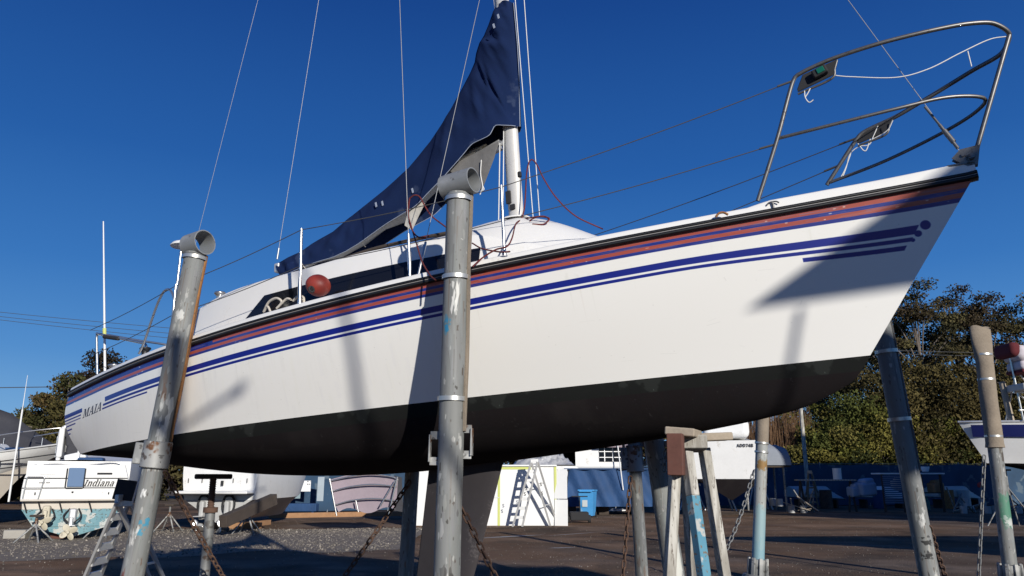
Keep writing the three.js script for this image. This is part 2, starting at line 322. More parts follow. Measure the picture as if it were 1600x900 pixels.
// ------------------------------------------------------------------ the yacht
const BP = V(-0.5532, 2.0281, -6.7336), BYAW = -0.5244, BTRIM = 0.0744, LB = 8.3904;
const BQ = new THREE.Quaternion().setFromEuler(new THREE.Euler(0, BYAW, BTRIM, 'YXZ')), BQI = BQ.clone().invert();
const toW = (b) => b.clone().sub(V(LB / 2, 0, 0)).applyQuaternion(BQ).add(BP);
const toB = (w) => w.clone().sub(BP).applyQuaternion(BQI).add(V(LB / 2, 0, 0));
const camB = toB(ORIGIN);
const BZ = (px, py, z) => { const b = toB(ORIGIN.clone().add(ray(px, py))).sub(camB); return camB.clone().addScaledVector(b, (z - camB.z) / b.z); };   // pixel -> point on a fore-and-aft plane of the yacht
const BX = V(1, 0, 0).applyQuaternion(BQ), BZD = V(0, 0, 1).applyQuaternion(BQ);
const KEEL0 = V(4.1, -1.56, 0);
const yacht = thing('sailing_yacht', 'white sailing yacht with red and blue stripes propped up on steel posts', 'sailing boat', toW(KEEL0));
yacht.quaternion.copy(BQ);
const yp = (name, geos, mat, parent = yacht, keep = false) => { const m = part(name, geos, mat, parent, keep); if (parent === yacht) m.position.copy(KEEL0).negate(); return m; };

const hS = poly([0, .33, .66, 1], [.6225, .7735, .9103, 1.0597]);
const bS = poly([0, .25, .5, .75, 1], [.855, 1.1709, 1.0909, .6402, 0]);
const wS = poly([0, .25, .5, .75, 1], [.7701, 1.047, .8924, .4843, 0]);
const X0 = .1428, X1 = LB - .8126;
const kD = stable([[X0, .02], [.78, .12], [1.45, .25], [2.2, .36], [3.0, .43], [3.8, .455], [4.74, .445], [5.7, .415], [6.4, .375], [7.08, .295], [7.43, .165], [7.51, .09], [7.5778, 0]]);
const hullTop = (s, t) => { const x = lerp(s * LB, X0 + s * (X1 - X0), t), w = lerp(bS(s), wS(s), t); const k = Math.sin(Math.PI * t) * (1 - t * .2); return V(x - .13 * k * Math.max(0, 1 - s / .07) ** 1.5, hS(s) * (1 - t), Math.max(0, w + .03 * k * Math.min(1, wS(s) / .5))); };
const hullBot = (s, t) => { const x = X0 + s * (X1 - X0), d = Math.max(0, kD(x)), th = t * Math.PI / 2, f = smooth(.45, .98, s); return V(x, -d * Math.pow(Math.sin(th), lerp(.92, 1.0, f)), wS(s) * Math.pow(Math.cos(th), lerp(.78, 1.25, f))); };
const SS = []; for (let i = 0; i <= 110; i++) { const t = i / 110; SS.push(t < .5 ? .5 * Math.pow(t * 2, 1.25) : 1 - .5 * Math.pow((1 - t) * 2, 1.35)); }
{
  const PW = 8.6, PHH = 1.12;
  const paint = canvasTex(2048, 512, (c, W, Hh) => {
    const X = (x) => (x + .1) / PW * W, Y = (o) => o / PHH * Hh;
    c.fillStyle = 'rgb(231,229,223)'; c.fillRect(0, 0, W, Hh);
    // grime that the photograph shows on the aft topsides: fine streaks running down
    for (let i = 0; i < 420; i++) { const x = rr(0, 1) ** 1.6 * 5, o = rr(.15, .8), l = rr(.04, .3); c.fillStyle = `rgba(${rnd() < .5 ? '150,132,96' : '120,118,112'},${rr(.004, .018)})`; c.fillRect(X(x), Y(o), rr(2, 9), Y(l)); }
    for (let i = 0; i < 130; i++) { c.fillStyle = `rgba(90,85,78,${rr(.05, .3)})`; c.fillRect(X(rr(0, 8)), Y(rr(.1, .95)), rr(1, 2), rr(1, 2)); }
    for (let i = 0; i < 46; i++) { const x = rr(.3, 7.8), o = rr(.13, .2), l = rr(.08, .4); c.fillStyle = `rgba(126,112,86,${rr(.015, .045)})`; c.beginPath(); c.moveTo(X(x) - 2, Y(o)); c.lineTo(X(x) + 2, Y(o)); c.lineTo(X(x) + rr(-1, 1), Y(o + l)); c.closePath(); c.fill(); }
    for (let i = 0; i < 60; i++) { const x = rr(.3, 7.6), o = rr(.3, .85); c.strokeStyle = `rgba(120,118,114,${rr(.03, .14)})`; c.lineWidth = rr(.5, 1.4); c.beginPath(); c.moveTo(X(x), Y(o)); c.lineTo(X(x + rr(-.12, .12)), Y(o + rr(-.03, .03))); c.stroke(); }
    const sc = (x) => 1 + .28 * smooth(6.4, 8.3, x);
    const band = (x0, x1, o0, o1, col, slant = 0) => { c.fillStyle = col; c.beginPath(); const n = 60; for (let i = 0; i <= n; i++) { const x = lerp(x0, x1, i / n); c[i ? 'lineTo' : 'moveTo'](X(x), Y(o0 * sc(x))); } for (let i = n; i >= 0; i--) { const x = lerp(x0 + slant * (o1 - o0) * 0, x1, i / n); c.lineTo(X(x) + (i === n ? slant : 0), Y(o1 * sc(x))); } c.closePath(); c.fill(); };
    const red = 'rgb(158,72,60)', blue = 'rgb(22,40,124)', deep = 'rgb(10,30,124)';
    band(-.1, 8.5, 0, .053, red); band(-.1, 8.5, .053, .074, blue); band(-.1, 8.5, .074, .099, red); band(-.1, 8.5, .099, .121, blue);
    band(-.1, 2.6, .03, .056, blue); 
    // faded, scuffed patches of the bands
    for (let i = 0; i < 420; i++) { const x = rr(0, 8.3), o = rr(.022, .12); c.fillStyle = rnd() < .45 ? `rgba(120,128,180,${rr(.08, .3)})` : `rgba(190,110,90,${rr(.05, .25)})`; c.fillRect(X(x), Y(o), rr(8, 70), rr(1, 4)); }
    for (let i = 0; i < 90; i++) { const x = rr(0, 8.3), o = rr(.03, .29); c.fillStyle = `rgba(225,222,214,${rr(.4, .9)})`; c.fillRect(X(x), Y(o), rr(2, 6), rr(1, 4)); }
    band(.89, 8.02, .201, .246, deep, -9); band(.85, 7.97, .261, .282, deep, -4); band(7.30, 7.925, .300, .325, deep, -5);
    for (const [x, y, r] of [[8.056, .262, .031], [8.004, .310, .022], [7.966, .347, .013]]) { c.fillStyle = deep; c.beginPath(); c.ellipse(X(x), Y(y), r / PW * W, r / PHH * Hh, 0, 0, 7); c.fill(); }
    band(.83, 1.66, .298, .312, deep);
    band(-.1, .375, .212, .252, deep); band(-.1, .345, .268, .281, deep); band(-.1, .335, .298, .309, 'rgb(90,95,150)'); band(-.1, .20, .328, .340, deep); band(-.1, .10, .367, .380, deep); band(-.1, .045, .405, .418, deep);
    // yacht's name
    c.save(); c.fillStyle = 'rgb(22,24,42)'; c.translate(X(.60), Y(.278)); c.transform(1, 0, -.18, 1, 0, 0); c.font = 'italic bold 50px serif'; c.textAlign = 'center'; c.textBaseline = 'middle'; c.scale(.72, 1.02); c.fillText('MAIA', 0, 0); c.restore();
  });
  paint.wrapS = paint.wrapT = THREE.ClampToEdgeWrapping;
  const top = new THREE.MeshPhysicalMaterial({ map: paint, roughness: .4, clearcoat: .6, clearcoatRoughness: .12 });
  for (const sg of [1, -1]) {
    const rows = SS.map((s) => { const r = []; for (let j = 0; j <= 20; j++) { const p = hullTop(s, j / 20); p.z *= sg; r.push(p); } return r; });
    yp('topsides', grid(rows, (i, j, p) => [(p.x + .1) / PW, 1 - (hS(clamp(SS[i], 0, 1)) - p.y) / PHH], sg < 0), top, yacht, true);
    const mk = (t0, t1, n) => SS.map((s) => { const r = []; for (let j = 0; j <= n; j++) { const p = hullBot(s, lerp(t0, t1, j / n)); p.z *= sg; r.push(p); } return r; });
    // boot stripe reaches a constant 9 cm below the waterline
    const tb = (s) => { const d = Math.max(.001, kD(X0 + s * (X1 - X0))); return d <= .095 ? .98 : Math.asin(Math.min(1, .095 / d)) / (Math.PI / 2); };
    yp('boot_stripe', grid(SS.map((s) => { const r = []; for (let j = 0; j <= 5; j++) { const p = hullBot(s, tb(s) * j / 5); p.z *= sg; r.push(p); } return r; }), null, sg < 0), MAT.bootPaint);
    yp('antifouling', grid(SS.map((s) => { const r = []; for (let j = 0; j <= 14; j++) { const p = hullBot(s, lerp(tb(s), 1, j / 14)); p.z *= sg; r.push(p); } return r; }), null, sg < 0), MAT.bottomPaint);
    // rub rail: two black ribs with a grey insert
    const rail = (o0, o1, out) => SS.map((s) => { const b = Math.max(bS(s), .012), h = hS(s), x = s * LB + (s > .995 ? .02 : 0); return [V(x, h + o1, sg * (b - .01)), V(x, h + o1, sg * (b + out)), V(x, h + (o0 + o1) / 2, sg * (b + out + .004)), V(x, h + o0, sg * (b + out)), V(x, h + o0, sg * (b - .01))]; });
    const rub = yp('rub_rail', [grid(rail(.004, .026, .022), null, sg < 0), grid(rail(-.026, -.002, .024), null, sg < 0)], MAT.black);
    const ins = part('rail_insert', grid(rail(-.0025, .0045, .020), null, sg < 0), MAT.insert, rub);
  }
  // transom
  const rows = []; for (let j = 0; j <= 20; j++) { const p = hullTop(0, j / 20), r = []; for (let k = 0; k <= 12; k++) r.push(V(p.x - .10 * (1 - (k / 6 - 1) ** 2), p.y, p.z * (1 - k / 6))); rows.push(r); }
  yp('transom', [grid(rows)], MAT.gelcoat);
  // deck with its raised toe moulding
  const toe = (s) => .078 + .026 * smooth(.835, .855, s);
  const prof = SS.map((s) => {
    const b = Math.max(bS(s), .03), h = hS(s), x = s * LB + (s > .995 ? .015 : 0), T = toe(s), k = Math.min(1, b / .16), r = [];
    const P = [[0, .026], [-.006, T * .6], [-.014, T * .88], [-.026, T * .985], [-.042, T], [-.06, T * .96], [-.072, T * .8], [-.078, .03]];
    for (const [o, y] of P) r.push(V(x, h + y, b + o * k));
    for (let q = 1; q <= 6; q++) { const z = (b - .078 * k) * (1 - q / 6); r.push(V(x, h + .03 + .05 * (1 - (z / b) ** 2), z)); }
    const mir = r.slice(0, -1).reverse().map((p) => V(p.x, p.y, -p.z));
    return [...r, ...mir];
  });
  yp('deck', [grid(prof, null, true)], MAT.gelcoat);
  // fin keel
  const kr = []; const foil = (x0, x1, y, th) => { const r = []; for (let i = 0; i <= 28; i++) { const a = i / 28 * 2 * Math.PI, c = .5 - .5 * Math.cos(a), t = th * (1.48 * Math.sqrt(c) - .63 * c - 1.76 * c * c + 1.42 * c ** 3 - .51 * c ** 4); r.push(V(lerp(x1, x0, c), y, (a < Math.PI ? 1 : -1) * t)); } return r; };
  for (let i = 0; i <= 8; i++) { const t = i / 8, y = lerp(-.40, -1.56, t); kr.push(foil(lerp(3.98, 3.76, t), lerp(4.74, 4.29, t), y, lerp(.09, .075, t) * 1.0)); }
  yp('keel', [grid(kr, null, true), grid([kr[8].slice(0, 15), kr[8].slice(14).reverse()])], MAT.keelPaint);
}
// superstructure
const cB = (x) => Math.max(.02, bS(x / LB) - .33), hD = (x) => hS(x / LB) + .03;
const ysh = stable([[.3, .80], [.9, .865], [1.25, .94], [1.45, 1.10], [1.65, 1.235], [2.0, 1.32], [2.35, 1.355], [3.2, 1.37], [3.8, 1.39], [4.6, 1.37], [4.9, 1.345], [5.25, 1.23], [5.6, 1.11], [5.95, 1.01], [6.3, .955]]);
const yce = stable([[1.76, 1.40], [2.0, 1.44], [2.4, 1.465], [3.2, 1.49], [4.0, 1.52], [4.55, 1.55], [4.85, 1.59], [5.1, 1.575], [5.3, 1.51], [5.5, 1.41], [5.75, 1.26], [6.05, 1.09], [6.35, .985]]);
{
  const mk = (xs, cockpit) => xs.map((x) => {
    const c = cB(x), hd = hD(x) - .02, ys = Math.max(ysh(x), hd + .005), fr = smooth(5.0, 6.3, x), ins = .14 * (1 - fr * .3), r = [];
    r.push(V(x, hd, c)); r.push(V(x, lerp(hd, ys, .5), c - ins * .48)); r.push(V(x, lerp(hd, ys, .9), c - ins * .86)); r.push(V(x, ys - .012, c - ins * .95)); r.push(V(x, ys, c - ins - .015));
    const z0 = c - ins - .03;
    if (cockpit) { r.push(V(x, ys, z0 - .08), V(x, ys - .015, z0 - .1), V(x, .5, z0 - .13), V(x, .5, z0 - .135), V(x, .5, 0)); }
    else { const yc = Math.max(yce(x), hd + .02); for (let k = 1; k <= 5; k++) { const t = k / 5, z = z0 * (1 - t); r.push(V(x, ys + (yc - ys) * (1 - (1 - t) ** 2) + .004, z)); } }
    return [...r, ...r.slice(0, -1).reverse().map((p) => V(p.x, p.y, -p.z))];
  });
  const xs = []; for (let x = 1.76; x <= 6.36; x += .05) xs.push(x);
  const xc = []; for (let x = .3; x <= 1.75; x += .05) xc.push(x); xc.push(1.758);
  const cab = mk(xs, false), coc = mk(xc, true);
  const fan = (r) => { const a = []; const n = r.length; const half = (n - 1) / 2; for (let i = 0; i <= half; i++) a.push([r[i], r[n - 1 - i]]); return grid(a); };
  yp('cabin_trunk', [grid(cab, null, true), fan(cab[0])], MAT.gelcoat);
  yp('cockpit_coaming', [grid(coc, null, true), fan(coc[0])], MAT.gelcoat);
  // long dark side windows, set a few millimetres proud of the cabin side
  for (const sg of [1, -1]) {
    const rows = []; for (let i = 0; i <= 40; i++) {
      const r = []; for (let j = 0; j <= 5; j++) { const t = j / 5, x = lerp(lerp(2.55, 2.76, t), 4.95, i / 40), c = cB(x), hd = hD(x) - .02, ys = ysh(x); const y = lerp(.985, 1.195, t) + .012 * (x - 3.7) / 1.2, f = (y - hd) / (ys - hd); const z = f < .5 ? c - .14 * .96 * f : c - lerp(.14 * .48, .14 * .86, (f - .5) / .4); r.push(V(x, y, sg * (z + .006))); } rows.push(r);
    }
    yp('cabin_window', grid(rows, null, sg > 0), MAT.window);
    yp('hand_rail', [tube([V(3.55, 1.405, .60), V(3.9, 1.42, .60), V(4.3, 1.415, .58), V(4.72, 1.395, .56)].map((p) => V(p.x, p.y, p.z * sg)), .016, 6)], MAT.timberDark);
  }
  const hatch = yp('sliding_hatch', [rbx(.75, .05, .7, .02, 2.25, 1.49, 0)], MAT.gelcoat);
  yp('mast_collar', [new THREE.SphereGeometry(1, 20, 10, 0, 6.2832, 0, 1.5708).scale(.17, .045, .15).translate(4.98, 1.575, 0)], MAT.gelcoat);
  // roof vents and hatch block on the aft edge of the roof
  yp('halyard_clutch', [rbx(.13, .07, .08, .015, 2.16, 1.425, .42, 0, 0, .1), rbx(.1, .06, .07, .015, 2.02, 1.40, .42)], MAT.blackMatt);
  yp('cleat', [tube([V(7.15, 1.052, .388), V(7.17, 1.068, .385), V(7.21, 1.068, .378), V(7.23, 1.055, .374)], .005, 6), cyl(V(7.19, 1.02, .381), V(7.19, 1.068, .381), .007)], MAT.tarnished);
  yp('fairlead', [tube([V(6.83, 1.005, .525), V(6.855, 1.028, .52), V(6.885, 1.028, .512), V(6.91, 1.008, .505)], .008, 6)], MAT.rustOrange);
}
// winches
for (const [x, z, y, m] of [[.93, .66, .885, 'black'], [.36, .62, .80, 'stainless'], [1.83, .50, 1.335, 'stainless']]) {
  const w = yp('winch', new THREE.LatheGeometry([[.0, .13], [.052, .13], [.058, .118], [.05, .11], [.036, .09], [.034, .05], [.05, .02], [.055, 0]].map((p) => new THREE.Vector2(p[0], p[1] - .01)), 20).translate(x, y, z), MAT[m] || MAT.stainless);
}
// stanchions and lifelines
const sheerB = (x, dy, dz = 0) => V(x, hS(x / LB) + dy, bS(x / LB) + dz);
const STX = [[5.43, .58], [3.46, .72], [1.83, .82]];
{
  const tops = { 1: [], '-1': [] }, mids = { 1: [], '-1': [] };
  const pulTop = BZ(1240, 126, .36), pulMid = BZ(1210, 226, .36);
  for (const sg of [1, -1]) {
    for (const [x] of STX) {
      const b = sheerB(x, .07, -.1), t = x > 5 ? BZ(783, 290, b.z) : x > 3 ? BZ(471, 357, b.z) : V(x + .03, b.y + .62, b.z - .02);
      const B = V(t.x - .01, b.y, sg * b.z), T = V(t.x, t.y, sg * t.z);
      yp('stanchion', [cyl(B, T, .0135, .0125, 10), cyl(B.clone().add(V(0, -.03, 0)), B.clone().add(V(0, .07, 0)), .02, .018, 10)], MAT.stainless);
      tops[sg].push(T.clone().add(V(0, -.012, 0))); mids[sg].push(B.clone().lerp(T, .52));
    }
    const s = (p) => V(p.x, p.y, p.z * sg);
    const aft = V(-.12, 1.375, sg * .62), aftm = V(-.06, 1.06, sg * .66);
    const sag = (P) => { const o = []; for (let i = 0; i < P.length - 1; i++) for (let k = 0; k < 8; k++) { const t = k / 8, p = P[i].clone().lerp(P[i + 1], t); p.y -= .02 * Math.sin(Math.PI * t); o.push(p); } o.push(P[P.length - 1]); return o; };
    const p0 = sg > 0 ? pulTop : BZ(1338, 216, -.34), p1 = sg > 0 ? pulMid : BZ(1312, 258, -.345);
    yp('lifeline', [pipe(sag([p0, ...tops[sg], aft]), .0036, 6, .01), cyl(p0, p0.clone().lerp(tops[sg][0], .05), .008)], MAT.darkWire);
    yp('lifeline', [pipe(sag([p1, ...mids[sg], aftm]), .0036, 6, .01), cyl(p1, p1.clone().lerp(mids[sg][0], .05), .008)], MAT.darkWire);
  }
}
// pulpit
{
  const Z = .36;
  const st = [BZ(1184, 314, Z), BZ(1215, 215, Z), BZ(1238, 130, Z), BZ(1252, 114, Z), BZ(1300, 92, .35), BZ(1370, 69, .32), BZ(1440, 51, .26), BZ(1505, 38, .17), BZ(1550, 36, .085), BZ(1577, 53, 0)];
  const pt = [BZ(1564, 84, -.10), BZ(1520, 110, -.20), BZ(1471, 140, -.27), BZ(1411, 176, -.32), BZ(1392, 186, -.33), BZ(1352, 205, -.34), BZ(1336, 221, -.34), BZ(1292, 289, -.35)];
  const pul = yp('pulpit', [tube([...st, ...pt], .0148, 8, 180, .4)], MAT.tarnished);
  const mid = [BZ(1213, 217, Z), BZ(1300, 195, .33), BZ(1400, 170, .25), BZ(1480, 152, .13), BZ(1537, 153, 0)];
  part('middle_rail', [tube([...mid, BZ(1527, 173, -.08), BZ(1475, 206, -.2), BZ(1384, 251, -.29), BZ(1297, 285, -.345)], .0125, 8, 90)], MAT.tarnished, pul);
  part('bow_post', [cyl(BZ(1577, 55, 0), BZ(1524, 240, 0), .0148)], MAT.tarnished, pul);
  for (const sg of [1, -1]) {
    const Q = sg > 0 ? [[1255, 118, Z], [1308, 94, .345], [1302, 116, .345], [1246, 143, Z]] : [[1349, 206, -.34], [1396, 184, -.33], [1386, 204, -.33], [1340, 224, -.34]];
    const [b, c, d, e] = Q.map((q) => BZ(...q));
    const off = (p, o) => V(p.x, p.y, p.z + o);
    const plate = (o) => grid([[off(b, o), off(c, o)], [off(e, o), off(d, o)]], null, o > 0);
    part('light_board', [plate(.006), plate(-.006), tube([b, c, d, e, b], .006, 6, 40, .05)], MAT.blackMatt, pul);
    part('light_bracket', [tube([c, c.clone().lerp(d, .6), d.clone().add(V(-.02, -.03, 0)), e.clone().add(V(.0, -.02, 0))], .008, 6, 30)], MAT.tarnished, pul);
    const l0 = b.clone().add(c).add(d).add(e).multiplyScalar(.25).add(V(.02, .005, 0));
    part('navigation_light', [rbx(.10, .062, .05, .012, l0.x, l0.y, l0.z + sg * .028, 0, 0, .25)], MAT.blackMatt, pul);
    part('light_lens', [rbx(.05, .042, .012, .005, l0.x + .006, l0.y + .001, l0.z + sg * .054, 0, 0, .25)], sg > 0 ? MAT.greenLens : MAT.redLens, pul);
  }
  // stem head fitting: two cheek plates with a pin
  const q = [BZ(1487, 250, 0), BZ(1500, 236, 0), BZ(1531, 228, 0), BZ(1528, 258, 0), BZ(1512, 262, 0)];
  const sh = new THREE.Shape(q.map((p) => new THREE.Vector2(p.x, p.y)));
  const pl = (z) => new THREE.ExtrudeGeometry(sh, { depth: .008, bevelEnabled: false }).translate(0, 0, z);
  const p0 = BZ(1505, 245, 0), p1 = BZ(1518, 247, 0);
  yp('stem_fitting', [pl(.022), pl(-.03), cyl(V(p0.x, p0.y, -.04), V(p0.x, p0.y, .04), .012), cyl(V(p1.x, p1.y, -.045), V(p1.x, p1.y, .045), .02), bx(.16, .012, .07, 8.33, 1.15, 0, 0, 0, -.05)], MAT.tarnished);
}
// pushpit and stern gear
{
  const g = [];
  for (const sg of [1, -1]) {
    const s = (p) => V(p.x, p.y, p.z * sg);
    g.push(pipe([s(BZ(152, 585, .55)), s(BZ(151, 521, .55)), s(V(-.2, 1.375, .3)), V(-.22, 1.375, 0)], .0135, 8, .05));
    g.push(pipe([s(BZ(151, 521, .55)), s(BZ(228, 537, .62)), s(BZ(232, 560, .62))], .0135, 8, .05));
    g.push(tube([s(BZ(217, 553, .72)), s(BZ(225, 535, .72)), s(BZ(248, 470, .74)), s(BZ(262, 452, .76)), s(BZ(272, 468, .78)), s(BZ(276, 520, .8))], .0125, 8, 50));
  }
  const ps = yp('pushpit', g, MAT.stainless);
  part('padded_bar', [cyl(BZ(163, 526, .57), BZ(185, 529, .59), .022)], MAT.blackMatt, ps);
  const a = BZ(164, 580, .5), b = BZ(161.5, 346, .5);
  const an = yp('whip_antenna', [cyl(a, b, .014, .007, 8)], MAT.whitePaint);
  part('antenna_clamp', [cyl(a.clone().lerp(b, .22), a.clone().lerp(b, .27), .02)], MAT.limeTape, an);
  const c = BZ(275, 460, .55), e = BZ(284, 384, .55);
  const gp = yp('receiver_pole', [cyl(BZ(266, 535, .55), e, .014)], MAT.stainless);
  part('mushroom_receiver', [new THREE.LatheGeometry([[0, .05], [.05, .048], [.09, .03], [.115, 0], [.11, -.008], [.03, -.008], [0, -.008]].map((q) => new THREE.Vector2(...q)), 20).translate(e.x, e.y, e.z)], MAT.whitePaint, gp);
}
// mast, boom and rigging
{
  const MT = 15.5, mx = (y) => 5.0 + .004 * (y - 1.6);
  const sec = []; for (let i = 0; i <= 20; i++) { const a = i / 20 * 2 * Math.PI; sec.push([.072 * Math.cos(a) * (Math.cos(a) < 0 ? .95 : 1), .05 * Math.sin(a)]); }
  const rows = [1.56, 1.75, 2.2, 2.8, 4, 7, 11, MT].map((y) => sec.map(([x, z]) => V(mx(y) + x, y, z)));
  const mast = yp('mast', [grid(rows, null, true)], mottled([.60, .58, .54], 1.2, .08, { roughness: .5, metalness: .15 }, [.22, .2, .18], .64));
  part('sail_track', [bx(.018, MT - 1.7, .008, 5.0 - .078 + .02, (MT + 1.7) / 2, .012), bx(.018, MT - 1.7, .008, 5.0 - .078 + .02, (MT + 1.7) / 2, -.012)], MAT.alloy, mast);
  part('mast_fitting', [rbx(.05, .12, .02, .006, 4.965, 1.80, .054), rbx(.03, .05, .03, .006, 5.075, 2.0, .02), rbx(.05, .05, .02, .006, 5.0, 1.70, .056)], MAT.blackMatt, mast);
  part('spreader', [cyl(V(5.01, 4.7, 0), V(4.45, 4.7, .86), .02), cyl(V(5.01, 4.7, 0), V(4.45, 4.7, -.86), .02)], MAT.alloy, mast);
  yp('boom', [cyl(BZ(783, 226, 0), BZ(440, 424, 0), .052, .034, 16), cyl(BZ(783, 226, 0), V(4.94, BZ(783, 226, 0).y + .03, 0), .02)], MAT.alloy);
  yp('boom_end_fitting', [rbx(.07, .10, .07, .015, BZ(435, 419, 0).x, BZ(435, 419, 0).y, 0)], MAT.alloy);
  const W = (a, b, r, m, nm) => yp(nm, [cyl(a, b, r, r, 6)], m);
  for (const sg of [1, -1]) {
    const a = V(4.55, .93, .96 * sg), u = V(4.44, 4.7, .86 * sg);
    const sh = yp('shroud', [cyl(a, u, .0030, .0030, 6), cyl(u, V(5.02, 11.2, 0), .0030, .0030, 6)], MAT.wire);
    part('turnbuckle', [cyl(a, a.clone().lerp(u, .10), .012), cyl(a.clone().lerp(u, .02), a.clone().lerp(u, .06), .016)], MAT.stainless, sh);
    const c = V(4.60, .93, .93 * sg), v = V(5.0, 4.6, .03 * sg);
    const s2 = yp('shroud', [cyl(c, v, .0030, .0030, 6)], MAT.wire);
    part('turnbuckle', [cyl(c, c.clone().lerp(v, .085), .011)], MAT.stainless, s2);
  }
  const f0 = BZ(1499, 236, 0), f1 = BZ(1325, 0, 0), dir = f1.clone().sub(f0);
  const ft = f0.clone().addScaledVector(dir, (5.05 - f0.x) / dir.x);
  const fs = yp('forestay', [cyl(f0, ft, .0028, .0028, 6)], MAT.wire);
  part('turnbuckle', [cyl(BZ(1497, 232, 0), BZ(1468, 195, 0), .011), cyl(BZ(1490, 222, 0), BZ(1475, 204, 0), .017), cyl(BZ(1468, 195, 0), BZ(1445, 167, 0), .008)], MAT.tarnished, fs);
  const b0 = BZ(313, 352, 0), b1 = BZ(403, 0, 0), bd = b1.clone().sub(b0);
  W(b0.clone().addScaledVector(bd, (.12 - b0.x) / bd.x), b0.clone().addScaledVector(bd, (5.0 - b0.x) / bd.x), .0024, MAT.wire, 'backstay');
  const t0 = BZ(433, 405, 0), t1 = BZ(498, 0, 0), td = t1.clone().sub(t0);
  const tl = W(t0, t0.clone().addScaledVector(td, (5.0 - t0.x) / td.x), .0028, MAT.wire, 'topping_lift');
  part('shackle', [cyl(t0, t0.clone().addScaledVector(td, .04), .012)], MAT.stainless, tl);
  for (const [p, q, z] of [[[833, 341], [805, 0], .05], [[843, 337], [819, 0], -.02]]) { const a = BZ(...p, z), b = BZ(...q, z), dd = b.clone().sub(a); W(a, a.clone().addScaledVector(dd, 6), .004, MAT.whiteRope, 'halyard'); }
  for (const [p, q] of [[[781, 224], [779, 345]], [[787, 205], [786, 345]]]) W(BZ(...p, .06), BZ(...q, .06), .005, MAT.whiteRope, 'downhaul');
}
